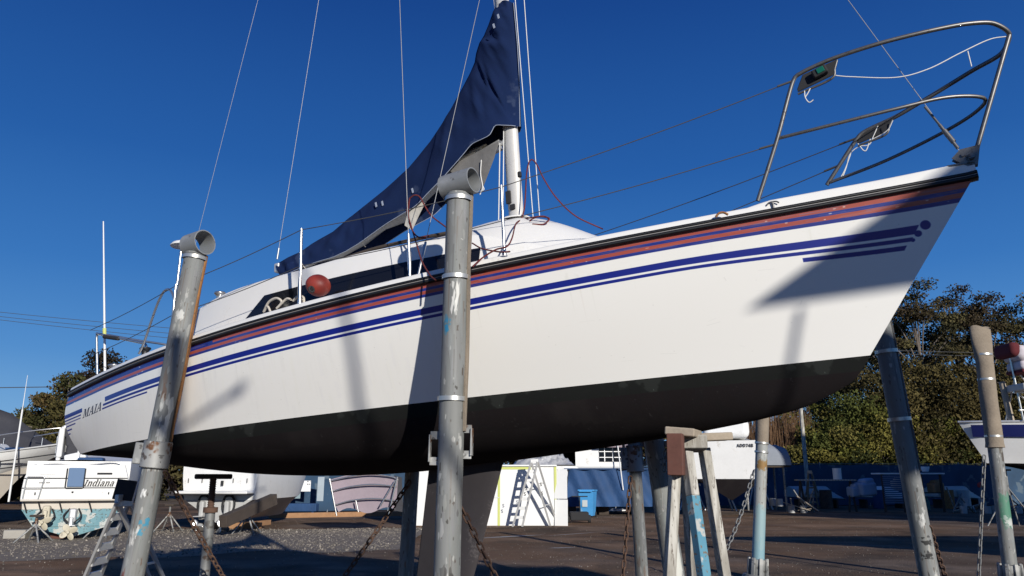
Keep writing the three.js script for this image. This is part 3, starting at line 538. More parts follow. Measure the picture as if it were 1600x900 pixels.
// sail cover over the boom, with the bundled sail below it
{
  const st = [[[433, 412], [438, 431], .05], [[450, 402], [452, 427], .075], [[470, 393], [468, 420], .085], [[495, 376], [494, 410], .095], [[520, 362], [521, 402], .11], [[540, 345], [541, 393], .12], [[560, 329], [561, 381], .125], [[600, 297], [603, 351], .135], [[640, 261], [650, 322], .145], [[673, 220], [692, 279], .15], [[690, 194], [715, 253], .15], [[705, 169], [738, 226], .145], [[722, 138], [765, 212], .135], [[734, 115], [785, 204], .12], [[742, 98], [806, 201], .10], [[745, 84], [813, 199], .085], [[750, 68], [812, 150], .075], [[757, 57], [811, 105], .075], [[764, 40], [809, 70], .072], [[771, 20], [806, 38], .07], [[779, 5], [803, 6], .066]];
  const NC = 22, rows = []; const hem = { 1: [], '-1': [] };
  const P = st.map(([u, l, w], i) => ({ u: BZ(...u, 0), l: BZ(...l, i < 13 ? w * .95 : 0), w }));
  const fine = []; for (let i = 0; i < P.length - 1; i++) for (let k = 0; k < 4; k++) { const t = k / 4; fine.push({ u: P[i].u.clone().lerp(P[i + 1].u, t), l: P[i].l.clone().lerp(P[i + 1].l, t), w: lerp(P[i].w, P[i + 1].w, t), s: i + t }); } fine.push({ ...P[P.length - 1], s: P.length - 1 });
  fine.forEach((f, i) => {
    const r = []; const wrap = smooth(13, 15.5, f.s);
    for (let side = 0; side < 2; side++) for (let j = 0; j <= NC; j++) {
      if (side && j === 0) continue;
      const t = side ? j / NC : 1 - j / NC, sg = side ? -1 : 1;
      const open = Math.pow(Math.sin(Math.min(1, t * 1.25) * Math.PI / 2), .7), clo = Math.pow(Math.sin(Math.PI * Math.min(1, t * .97 + .015)), .6);
      let z = f.w * lerp(open, clo, wrap);
      const p = f.u.clone().lerp(f.l, t);
      // folds: diagonal tension creases running towards the mast, and sagging scallops along the boom
      const rdg = (q) => 1 - Math.abs(Math.sin(q)), bell = (q, w) => Math.exp(-((q / w) ** 2)), mid = Math.sin(Math.PI * Math.min(1, t * 1.08));
      const fo = (.026 * (rdg(f.s * 1.15 + t * 2.6) - .36) + .016 * (rdg(f.s * 2.3 - t * 2.2 + 1) - .36) + .007 * Math.sin(f.s * 7.3 + t * 9)) * mid + .04 * bell((f.s - 17.1) - (t - .5) * 1.5, .32) * mid - .028 * bell((f.s - 17.75) - (t - .5) * 1.5, .28) * mid + .02 * bell((f.s - 14.2) + (t - .4) * 3.2, .3) * mid;
      z += fo * (t > .03 ? 1 : 0);
      if (f.s < 3) z += .014 * Math.sin(f.s * 19 + t * 3) * Math.sin(Math.PI * t);
      p.z = sg * Math.max(0, z);
      r.push(p);
      if (t > .975) hem[sg].push(p.clone().add(V(0, 0, sg * .003)));
    }
    rows.push(r);
  });
  const cov = new THREE.Group(); cov.name = numbered('sail_cover'); scene.add(cov);
  const base = toW(BZ(806, 201, 0)), bb = toB(base); cov.position.copy(base); cov.quaternion.copy(BQ);
  tag(cov, 'navy canvas sail cover laced over the boom and round the mast', 'sail cover');
  const cp = (n, g, m, par = cov) => { const o = part(n, g, m, par); if (par === cov) o.position.copy(bb).negate(); return o; };
  const cl = cp('canvas', [grid(rows, null, true)], MAT.canvas);
  for (const sg of [1, -1]) part('hem', [tube(hem[sg].filter((p, i) => i % 2 === 0 && i < 60), .0035, 5, 120), ], MAT.stitch, cl);
  const front = fine.filter((f) => f.s >= 15).map((f) => f.l.clone().add(V(.004, 0, .014)));
  part('front_seam', [tube(front, .004, 5, 60)], MAT.stitch, cl);
  for (const [x, y] of [[645, 298], [779, 26], [598, 318], [588, 320], [772, 41]]) { const p = BZ(x, y, .145); part('worn_patch', [rbx(.02, .05, .004, .0015, p.x, p.y, Math.min(p.z, .08) + .07 - .0, 0, 0, .2)], MAT.stitch, cl); }
  for (const [x, y, t] of [[470, 410, .5], [560, 370, 1], [620, 330, 1], [700, 262, 1]]) { const p = BZ(x, y, .12); part('lacing', [tube([p, p.clone().add(V(.02, -.05, -.03)), p.clone().add(V(0, -.075, -.1))], .005, 5, 12)], MAT.paleRope, cl); }
  const sail = new THREE.Group(); sail.name = numbered('bundled_sail'); scene.add(sail); sail.position.copy(base); sail.quaternion.copy(BQ);
  tag(sail, 'cream bundled sailcloth showing under the navy sail cover', 'sail');
  const sp = (n, g, m) => { const o = part(n, g, m, sail); o.position.copy(bb).negate(); return o; };
  const lump = (pts, w, h) => { const rws = []; pts.forEach(([x, y, s], i) => { const c = BZ(x, y, 0), r = []; for (let j = 0; j <= 16; j++) { const a = j / 16 * 2 * Math.PI, k = s * (1 + .18 * Math.sin(3 * a + i * 1.7) + .1 * Math.sin(5 * a - i)); r.push(V(c.x + .03 * Math.cos(a + i), c.y + h * k * Math.sin(a), w * k * Math.cos(a))); } rws.push(r); }); return grid(rws, null, false); };
  sp('sail_roll', [lump([[476, 416, .3], [500, 400, .6], [525, 395, .8], [560, 376, .85], [600, 349, .8], [630, 332, 1.0], [650, 318, 1.2], [662, 302, 1.0], [680, 284, .75], [705, 262, .6], [735, 242, .5], [757, 230, .3]], .10, .07)], MAT.sailcloth);
  const a = [[640, 318], [652, 310], [664, 318]], b = [[632, 352], [644, 360], [658, 330]];
  sp('sail_corner', [grid([a.map((p, i) => BZ(p[0], p[1], .10 + .03 * (i % 2))), b.map((p, i) => BZ(p[0], p[1], .13 - .03 * (i % 2)))]), grid([a.map((p) => BZ(p[0], p[1], .09)), b.map((p) => BZ(p[0], p[1], .085))])], MAT.sailcloth);
  sp('hanging_flap', [0, .008].map((o) => grid([[BZ(700, 262, .11 + o), BZ(725, 248, .09 + o), BZ(755, 232, .07 + o), BZ(780, 220, .05 + o)], [BZ(715, 280, .10 + o), BZ(732, 284, .06 + o), BZ(752, 268, .08 + o), BZ(772, 248, .05 + o)], [BZ(730, 290, .07 + o), BZ(742, 297, .05 + o), BZ(753, 298, .06 + o), BZ(766, 262, .05 + o)]])), MAT.greyCloth);
}
// ropes and the fender on deck
function ropeThing(name, label, cat, runs, r, mat) {
  const o = thing(name, label, cat, toW(runs[0][0])); o.quaternion.copy(BQ);
  const off = runs[0][0];
  runs.forEach((p) => { const m = part('rope_run', [tube(p, r, 6, p.length * 10)], mat, o); m.position.copy(off).negate(); });
  return o;
}
ropeThing('red_rope', 'red rope arching off the cabin roof beside the mast foot', 'rope', [
  [BZ(815, 343, .12), BZ(820, 320, .1), BZ(823, 270, .08), BZ(829, 250, .07), BZ(838, 256, .06), BZ(850, 280, .05), BZ(870, 310, .0), BZ(900, 338, -.1), BZ(942, 358, -.3)],
  [BZ(815, 343, .12), BZ(830, 340, .2), BZ(850, 338, .2), BZ(857, 344, .15), BZ(845, 350, .15), BZ(828, 346, .2), BZ(840, 339, .2), BZ(858, 341, .2), BZ(850, 350, .22), BZ(832, 350, .24)],
  [BZ(815, 343, .12), BZ(806, 350, .4), BZ(800, 372, .75), BZ(792, 385, .85), BZ(775, 390, .85), BZ(755, 402, .9), BZ(738, 417, .98)],
  [BZ(738, 380, .7), BZ(752, 388, .8), BZ(770, 392, .84), BZ(786, 394, .9), BZ(797, 393, .9)],
], .0062, MAT.redRope);
ropeThing('red_rope', 'red rope looped round the shrouds below the sail cover', 'rope', [
  [BZ(640, 310, .7), BZ(638, 335, .75), BZ(643, 355, .8), BZ(652, 385, .88), BZ(660, 410, 1.0), BZ(672, 430, 1.12), BZ(681, 438, 1.19)],
  [BZ(640, 310, .7), BZ(648, 305, .7), BZ(656, 308, .68), BZ(664, 322, .66), BZ(675, 338, .65), BZ(697, 355, .66)],
  [BZ(640, 310, .7), BZ(636, 330, .72), BZ(640, 350, .75), BZ(650, 368, .76), BZ(664, 372, .72), BZ(670, 368, .68), BZ(655, 372, .7)],
], .0062, MAT.redRope);
ropeThing('pale_rope', 'pale rope coiled over the cabin window beside the red fender', 'rope', [
  [BZ(412, 487, .93), BZ(420, 472, .95), BZ(432, 466, .96), BZ(440, 472, .96), BZ(432, 482, .97), BZ(440, 474, .97), BZ(448, 467, .97), BZ(455, 468, .97)],
  [BZ(412, 487, .93), BZ(418, 479, .95), BZ(423, 488, .97)],
  [BZ(458, 470, .97), BZ(466, 463, .98), BZ(474, 465, 1.0), BZ(475, 475, 1.02)],
  [BZ(471, 412, 1.04), BZ(468, 440, 1.05), BZ(467, 462, 1.05), BZ(472, 470, 1.04)],
], .011, MAT.paleRope);
{
  const c = BZ(497, 446, .93);
  const f = thing('ball_fender', 'faded red ball fender wedged on the side deck against cabin window', 'fender', toW(c)); f.quaternion.copy(BQ);
  const pts = []; for (let i = 0; i <= 24; i++) { const a = i / 24 * Math.PI; pts.push(new THREE.Vector2(.093 * Math.sin(a) * (1 - .14 * Math.max(0, -Math.cos(a)) ** 3), -.108 * Math.cos(a))); }
  const g = new THREE.LatheGeometry(pts, 28); g.rotateZ(1.2); g.rotateY(.5);
  part('fender_ball', g, MAT.fender, f);
  part('fender_eye', [new THREE.TorusGeometry(.022, .009, 8, 14).rotateY(1.2).translate(.012, -.055, .088), cyl(V(.012, -.045, .07), V(.012, -.05, .095), .02)], MAT.blackMatt, f);
}
ropeThing('white_rope', 'white cord tied across the bow pulpit', 'cord', [
  [BZ(1305, 118, .33), BZ(1330, 120, .3), BZ(1400, 121, .22), BZ(1450, 108, .16), BZ(1500, 83, .1), BZ(1545, 62, .04), BZ(1573, 57, .0)],
  [BZ(1512, 80, .1), BZ(1515, 92, .1), BZ(1518, 104, .1)],
], .004, MAT.whiteRope);
ropeThing('white_rope', 'frayed white cord ends dangling from the near light board', 'cord', [
  [BZ(1257, 142, .37), BZ(1258, 152, .37), BZ(1264, 160, .37), BZ(1271, 156, .37)], [BZ(1266, 138, .37), BZ(1262, 146, .37), BZ(1258, 152, .37)],
], .004, MAT.whiteRope);
ropeThing('white_rope', 'tangled white cords hanging from the far light board', 'cord', [
  [BZ(1372, 196, -.33), BZ(1365, 212, -.33), BZ(1358, 226, -.34), BZ(1345, 228, -.34)], [BZ(1395, 188, -.3), BZ(1385, 205, -.32), BZ(1355, 222, -.34), BZ(1330, 238, -.35), BZ(1322, 262, -.36), BZ(1316, 278, -.36)],
  [BZ(1330, 238, -.35), BZ(1320, 265, -.36), BZ(1312, 280, -.36)], [BZ(1360, 216, -.34), BZ(1352, 236, -.34), BZ(1340, 224, -.34)],
], .004, MAT.whiteRope);
{ const p = BZ(752, 250, .1), c = [p, BZ(751, 272, .1), BZ(754, 292, .1), BZ(750, 304, .1)]; ropeThing('white_rope', 'short white cord with knot hanging from the boom near the mast', 'cord', [c, [BZ(754, 290, .1), BZ(756, 296, .1), BZ(751, 299, .1)]], .005, MAT.whiteRope); }

// ------------------------------------------------------------------ steel props, chains, trestle
function postTex(sd, o = {}) {   // weathered galvanised pipe: scuffs, chips, drips, rust runs and splashes of paint round the whole pipe
  const W = 256, H = 1024, keep = seed; seed = sd * 7919 + 13;
  const t = canvasTex(W, H, (c) => {
    c.fillStyle = o.base || '#797a77'; c.fillRect(0, 0, W, H);
    for (let i = 0; i < 520; i++) { const v = rr(95, 175) | 0, x = rr(-20, W), y = rr(0, H), w = rr(4, 34), h = rr(20, 160); c.fillStyle = `rgba(${v},${v + 3},${v + 3},${rr(.04, .16)})`; c.beginPath(); c.ellipse(x, y, w / 2, h / 2, rr(-.15, .15), 0, 7); c.fill(); }
    for (let i = 0; i < 170; i++) { const x = rr(0, W), y = rr(0, H); c.fillStyle = `rgba(205,204,196,${rr(.12, .6)})`; c.beginPath(); const r = rr(1, 7), e = rr(1, 3.2); for (let k = 0; k < 9; k++) { const a = k / 9 * 6.283, q = r * rr(.5, 1.3); c[k ? 'lineTo' : 'moveTo'](x + q * Math.cos(a), y + q * e * Math.sin(a)); } c.closePath(); c.fill(); }
    for (let i = 0; i < 190; i++) { const x = rr(0, W), y = rr(0, H); c.fillStyle = `rgba(${rnd() < .5 ? '48,44,40' : '70,60,52'},${rr(.25, .75)})`; c.beginPath(); const r = rr(.7, 4.2), e = rr(.8, 2.6); for (let k = 0; k < 8; k++) { const a = k / 8 * 6.283, q = r * rr(.4, 1.4); c[k ? 'lineTo' : 'moveTo'](x + q * Math.cos(a), y + q * e * Math.sin(a)); } c.closePath(); c.fill(); }
    for (let i = 0; i < 26; i++) { c.strokeStyle = `rgba(${rnd() < .5 ? '215,215,208' : '60,58,55'},${rr(.3, .8)})`; c.lineWidth = rr(.6, 1.8); c.beginPath(); const x = rr(0, W), y = rr(0, H); c.moveTo(x, y); c.lineTo(x + rr(-14, 14), y + rr(-50, 50)); c.stroke(); }
    for (let i = 0; i < 70; i++) { const x = rr(0, W), y = rr(0, H), l = rr(30, 170); c.fillStyle = `rgba(${rnd() < .6 ? '92,62,40' : '62,58,52'},${rr(.08, .3)})`; c.beginPath(); c.moveTo(x - rr(1, 4), y); c.lineTo(x + rr(1, 4), y); c.lineTo(x + rr(-2, 2), y + l); c.closePath(); c.fill(); }
    if (o.rust) for (let i = 0; i < o.rust * 60; i++) { const x = rr(0, W), y = Math.pow(rnd(), .6) * H, r = rr(3, 16); const g = c.createRadialGradient(x, y, 0, x, y, r); c.fillStyle = `rgba(${rnd() < .5 ? '96,58,38' : '120,74,46'},${rr(.15, .5)})`; c.beginPath(); for (let k = 0; k < 10; k++) { const a = k / 10 * 6.283, q = r * rr(.4, 1.3); c[k ? 'lineTo' : 'moveTo'](x + q * .7 * Math.cos(a), y + q * 1.8 * Math.sin(a)); } c.closePath(); c.fill(); }
    for (const [f, ang, w, h, col, n] of o.splash || []) for (let i = 0; i < (n || 9); i++) { const x = ((ang / 6.2832 + 1) % 1) * W + rr(-.5, .5) * w, y = (1 - f) * H + rr(-.5, .5) * h; c.fillStyle = col; c.globalAlpha = rr(.35, .9); c.beginPath(); const r = rr(.12, .4) * w; for (let k = 0; k < 10; k++) { const a = k / 10 * 6.283, q = r * rr(.35, 1.3); c[k ? 'lineTo' : 'moveTo'](x + q * Math.cos(a), y + q * h / w * Math.sin(a)); } c.closePath(); c.fill(); c.globalAlpha = 1; }
  });
  t.wrapS = t.wrapT = THREE.RepeatWrapping; seed = keep;
  return M({ map: t, metalness: .1, roughness: .68, bumpMap: bumpCoarse, bumpScale: .002 });
}
function post(o) {
  // the pipe runs through two photographed points of its axis; it is carried down to the ground and up to its head
  const axis = o.top.clone().sub(o.low).normalize(), foot = o.low.clone().addScaledVector(axis, -o.low.y / axis.y), L = o.top.distanceTo(foot), r = o.r;
  const g = thing('steel_prop', o.label, 'prop', foot, 'steel props that hold the boats upright');
  const q = new THREE.Quaternion().setFromUnitVectors(UP, axis); g.quaternion.copy(q); const qi = q.clone().invert();
  const mat = o.mat || MAT.galv, pm = o.tex ? postTex(...o.tex) : mat;
  const yAt = (py) => { const d = o.top.clone().sub(o.low), a = o.pyTop, b = o.pyLow; return L - o.top.distanceTo(o.low) * (py - a) / (b - a); };
  const rows = []; const n = 30; for (let i = 0; i <= n; i++) { const y = L * i / n, rw = []; for (let k = 0; k <= 28; k++) { const a = k / 28 * 2 * Math.PI, w = r * (1 + .012 * Math.sin(a * 2 + y * 3) + .008 * Math.sin(y * 9 + a)); rw.push(V(w * Math.cos(a), y, w * Math.sin(a))); } rows.push(rw); }
  part('pipe', [grid(rows, (i, j, p) => o.tex ? [j / 28, p.y / L] : [j / 28 * 2 * Math.PI * r, p.y])], pm, g, true);
  const dirL = (d) => { const v = d.clone().applyQuaternion(qi); v.y = 0; return v.normalize(); };
  if (o.head) {   // short length of pipe welded across the top
    const ax = o.head.clone().applyQuaternion(qi).normalize(), c = V(0, L + r * .92, 0), R1 = o.headR || r * 1.02, hl = o.headL || .26;
    const u = ax, v = new THREE.Vector3().crossVectors(u, UP).normalize(), w = new THREE.Vector3().crossVectors(v, u);
    const ring = (rad, s) => { const a = []; for (let k = 0; k <= 32; k++) { const t = k / 32 * 2 * Math.PI; a.push(c.clone().addScaledVector(u, s).addScaledVector(v, rad * Math.cos(t)).addScaledVector(w, rad * Math.sin(t))); } return a; };
    const h = hl / 2, R0 = R1 - .009;
    part('cross_pipe', [grid([ring(R1, -h), ring(R1, -h * .3), ring(R1, h * .3), ring(R1, h)]), grid([ring(R1, h), ring(R0, h)]), grid([ring(R0, h), ring(R0, -h)]), grid([ring(R0, -h), ring(R1, -h)])], o.headMat || mat, g);
    part('weld_collar', [new THREE.TorusGeometry(r * 1.01, .008, 6, 24).rotateX(Math.PI / 2).translate(0, L - .02, 0)], mat, g);
  } else if (!o.carpetCap) part('end_cap', [cyl(V(0, L, 0), V(0, L + .006, 0), r, r, 24)], mat, g);
  if (o.carpet) {   // pad of old carpet strapped to the side that bears on the hull
    const [p0, p1, face, half, th, cm] = o.carpet, d = dirL(face), a0 = Math.atan2(d.z, d.x), y0 = yAt(p1), y1 = yAt(p0), out = [], inn = [], N = 24, K = 18;
    for (let i = 0; i <= N; i++) { const y = lerp(y0, y1, i / N), A = [], B = []; for (let k = 0; k <= K; k++) { const f = k / K * 2 - 1, hh = half * (1 + .05 * Math.sin(y * 7)), a = a0 + f * hh, e = r + th * (1 + .25 * Math.sin(y * 5 + k)) ; A.push(V(e * Math.cos(a), y, e * Math.sin(a))); B.push(V((r + .002) * Math.cos(a), y, (r + .002) * Math.sin(a))); } out.push(A); inn.push(B); }
    const gs = [grid(out), grid(inn, null, true), grid([out[0], inn[0]], null, true), grid([out[N], inn[N]]), grid([out.map((q) => q[0]), inn.map((q) => q[0])]), grid([out.map((q) => q[K]), inn.map((q) => q[K])], null, true)];
    part('carpet_pad', gs, cm || MAT.carpet, g);
  }
  if (o.carpetCap) {   // carpet sock folded over the head
    const [p1, th] = o.carpetCap, y0 = yAt(p1), rws = []; for (let i = 0; i <= 26; i++) { const t = i / 26, y = lerp(y0, L + .62, t), rw = []; const fl = smooth(L + .05, L + .45, y); for (let k = 0; k <= 30; k++) { const a = k / 30 * 2 * Math.PI, e = (r + th) * (1 + .03 * Math.sin(a * 3 + y * 6)) * (i === 0 ? 1.08 : 1); rw.push(V(e * Math.cos(a) * lerp(1, 1.32, fl), y + (i === 26 ? -.03 * Math.sin(a * 2) : 0), e * Math.sin(a) * lerp(1, .55, fl))); } rws.push(rw); }
    part('carpet_sock', [grid(rws), grid([rws[26], rws[26].map((p) => V(p.x * .8, p.y - .1, p.z * .3))])], MAT.carpet, g);
  }
  for (const py of o.straps || []) { const y = yAt(py), e = r + (o.carpetCap ? o.carpetCap[1] : (o.carpet ? .012 : .004)) + .003; part('strap', [new THREE.CylinderGeometry(e, e, .03, 28, 1, true).translate(0, y, 0), new THREE.CylinderGeometry(e - .004, e - .004, .03, 28, 1, true).translate(0, y, 0)], MAT.strap, g); }
  for (const [py, dir, hh] of o.handles || []) { const y = yAt(py), d = dirL(dir), a = d.clone().multiplyScalar(r - .01), b = d.clone().multiplyScalar(r + .055), rl = new THREE.Vector3().crossVectors(d, UP); part('chain_bracket', [bar(V(a.x, y + hh, a.z), V(b.x, y + hh, b.z), .012, .055, UP), bar(V(b.x, y + hh + .006, b.z), V(b.x, y - hh - .006, b.z), .055, .012, d), bar(V(a.x, y - hh, a.z), V(b.x, y - hh, b.z), .012, .055, UP)], MAT.galvRust, g); }
  if (o.sleeve) { const y = yAt(o.sleeve[0]), h = o.sleeve[1]; part('sleeve', [new THREE.LatheGeometry([[r + .001, -h], [r + .022, -h], [r + .024, -h + .01], [r + .024, h - .01], [r + .02, h], [r + .001, h]].map((p) => new THREE.Vector2(...p)), 28).translate(0, y, 0), rbx(.09, h * 1.6, .05, .01, dirL(V(-1, 0, .2)).x * (r + .04), y, dirL(V(-1, 0, .2)).z * (r + .04))], mat, g); }
  if (o.socket) { const gs = [new THREE.CylinderGeometry(r + .12, r + .14, .05, 24).translate(0, .03, 0), new THREE.CylinderGeometry(r + .035, r + .035, .26, 24, 1, true).translate(0, .15, 0)]; for (let k = 0; k < 8; k++) { const a = k / 8 * 2 * Math.PI; gs.push(bar(V((r + .055) * Math.cos(a), .05, (r + .055) * Math.sin(a)), V((r + .045) * Math.cos(a), .30, (r + .045) * Math.sin(a)), .05, .03, V(Math.cos(a), 0, Math.sin(a)))); } part('ground_socket', gs, MAT.galvRust, g); }
  return g;
}
const camDir = V(0, 0, 1);
const PM = (o) => [o.sd, o];
const LPZ = toW(sheerB(1.55, 0, 0)).z + .50;
post({ label: 'galvanised steel prop with cross pipe head, touching the hull beside the mast', top: PZ(717, 304, -5.28), low: PZ(698, 900, -5.28), pyTop: 304, pyLow: 900, r: .087, tex: [1, { splash: [[.72, 2.2, 26, 26, '#2f7fa5', 12], [.16, 1.0, 14, 40, '#2f7fa5', 8], [.77, 1.5, 20, 60, '#d8d7d0', 8], [.20, 1.4, 46, 120, '#3a3835', 16], [.10, 1.2, 60, 200, '#c4c3bd', 26], [.06, .9, 16, 120, '#4a3a30', 10]] }], head: BX, headL: .255, headR: .094, carpet: [302, 690, BZD.clone().negate(), 1.5, .016], straps: [314, 447, 641], handles: [[706, V(1, 0, .15), .085], [716, V(-1, 0, -.1), .085]] });
post({ label: 'leaning galvanised steel prop with cross pipe head and rust streak near the stern', top: PZ(306, 396, LPZ), low: PZ(207, 900, LPZ), pyTop: 396, pyLow: 900, r: .09, mat: MAT.galvRust, tex: [2, { rust: .25, splash: [[.40, 1.6, 16, 26, '#dcdcd8', 6], [.46, 1.6, 18, 24, '#dcdcd8', 6], [.32, 1.1, 30, 30, '#3886a4', 10], [.30, 1.7, 20, 40, '#cfcec8', 8], [.18, 2.1, 20, 80, '#6a2c26', 10], [.84, 1.6, 26, 40, '#c0c0bc', 7], [.58, 1.2, 40, 90, '#c9c9c2', 12]] }], head: BX, headL: .2, headR: .113, headMat: MAT.galv, carpet: [398, 700, BZD.clone().negate(), 1.15, .014, MAT.rustOrange], straps: [404], sleeve: [722, .11] });
post({ label: 'dark steel prop in shade behind the keel', top: PZ(655, 560, -7.7), low: PZ(634, 900, -7.7), pyTop: 560, pyLow: 900, r: .07, mat: MAT.galvRust, tex: [3, { rust: .4, }], straps: [] });
post({ label: 'slim dark prop carrying chains, standing between the blue bin and the trestle', top: PZ(982, 560, -8.4), low: PZ(1003, 900, -8.4), pyTop: 560, pyLow: 900, r: .066, mat: MAT.galvRust, tex: [4, { rust: .4, }], handles: [[700, V(-1, 0, .3), .1], [715, V(1, 0, .3), .1]], sleeve: [722, .14] });
post({ label: 'leaning pale prop right behind the wooden trestle', top: PZ(1004, 570, -6.9), low: PZ(1052, 890, -6.9), pyTop: 570, pyLow: 890, r: .088, tex: [5, { splash: [[.3, 1.4, 60, 200, '#c9c8c0', 20]] }], handles: [[715, V(1, 0, .4), .08]] });
post({ label: 'upright prop with peeling pale blue paint in a bolted ground socket', top: PZ(1195, 545, -12.4), low: PZ(1184, 892, -12.4), pyTop: 545, pyLow: 892, r: .092, mat: MAT.paintedPost, tex: [6, { rust: .12, base: '#9b9d98', splash: [[.12, 1.4, 120, 150, '#7d9fa8', 44], [.22, 1.2, 90, 150, '#8aa4a8', 24], [.48, 1.4, 70, 40, '#8a6a3c', 18]] }], socket: true, straps: [698, 712], carpet: [560, 700, V(0, 0, 1), 3.0, .01] });
post({ label: 'leaning scuffed prop beyond the bow, grey padding along one side', top: PZ(1370, 470, -6.5), low: PZ(1452, 900, -6.5), pyTop: 470, pyLow: 900, r: .077, tex: [7, { splash: [[.34, 1.6, 44, 20, '#1c1c1c', 10], [.30, 1.8, 40, 20, '#1c1c1c', 9], [.22, 1.9, 16, 60, '#1c1c1c', 9], [.20, 1.3, 30, 30, '#1c1c1c', 9], [.40, 1.7, 30, 40, '#c9c9c4', 10], [.16, 1.6, 60, 120, '#b9b8b2', 22]] }], carpet: [480, 745, V(1, 0, -.55), 1.25, .012, MAT.carpetGrey], straps: [555, 664], sleeve: null });
post({ label: 'tall prop with brown carpet sock folded over its head', top: PZ(1539, 575, -11.6), low: PZ(1579, 894, -11.6), pyTop: 575, pyLow: 894, r: .097, tex: [8, { splash: [[.34, 1.4, 70, 110, '#4d7f68', 22], [.28, 1.5, 60, 40, '#b8bab5', 14], [.6, 1.2, 30, 60, '#504a44', 10]] }], socket: true, carpetCap: [704, .022], straps: [553, 594, 686] });

const linkGeo = (() => { const c = new THREE.CurvePath(), a = .02, b = .0165, P = []; for (let i = 0; i < 24; i++) { const t = i / 24 * 2 * Math.PI; P.push(V((a * 0 + b) * Math.cos(t), a * Math.sign(Math.sin(t)) * Math.min(1, Math.abs(Math.sin(t)) * 4) + b * Math.sin(t), 0)); } return clean(new THREE.TubeGeometry(new THREE.CatmullRomCurve3(P, true), 28, .0068, 6, true)); })();
metreUV(linkGeo);
function chain(label, a, b, sag, scale = 1, mat = MAT.rust, tailLoop) {
  const o = thing('chain', label, 'chain', b, 'rusty tie chains on the props');
  const f = (t) => { const p = a.clone().lerp(b, t); p.y -= sag * 4 * t * (1 - t); return p; };
  const pitch = .058 * scale; let t = 0, k = 0; const dt = 1 / 4000; let cur = f(0);
  while (t < 1 && k < 120) {
    let u = t; while (u < 1 && f(u).distanceTo(cur) < pitch) u += dt; if (u >= 1) break;
    const nx = f(u), m = new THREE.Mesh(linkGeo, mat); m.name = 'chain_link'; m.castShadow = m.receiveShadow = true;
    m.position.copy(cur).add(nx).multiplyScalar(.5).sub(b); m.scale.setScalar(scale);
    m.quaternion.setFromUnitVectors(UP, nx.clone().sub(cur).normalize()).multiply(new THREE.Quaternion().setFromAxisAngle(UP, (k % 2 ? 1.25 : -.3) + .15 * Math.sin(k * 3)));
    o.add(m); cur = nx; t = u; k++;
  }
  return o;
}
chain('rusty chain slanting from the leaning rust-streaked prop to the ground', PZ(258, 737, LPZ + .1), G(403, 990), .03, 1.15);
chain('rusty chain slanting down from the prop beside the mast toward the trestle', PZ(721, 792, -5.3), G(872, 1085), .03, 1.0);
chain('dark chain slanting down from the shaded prop behind the keel', PZ(640, 752, -7.6), G(466, 992), .05, 1.15);
chain('short chain hanging straight down beside the slim dark prop', PZ(985, 745, -8.3), PZ(971, 930, -8.3), .02, 1.2);
chain('chain slanting from the blue-painted prop toward the trestle', PZ(1178, 735, -12.2), PZ(1133, 862, -11.6), .08, 1.35, MAT.galvRust);
chain('chain slanting down from the scuffed prop beyond the bow', PZ(1452, 822, -6.45), G(1512, 1000), .04, 1.0);
chain('galvanised chain hanging beside the carpet-topped prop', PZ(1538, 712, -11.4), PZ(1529, 905, -11.4), .0, 1.45, MAT.galvRust);
chain('dark chain looped on the leaning pale prop behind the trestle', PZ(1040, 705, -6.75), PZ(1037, 745, -6.7), .0, 1.0, MAT.galvRust);

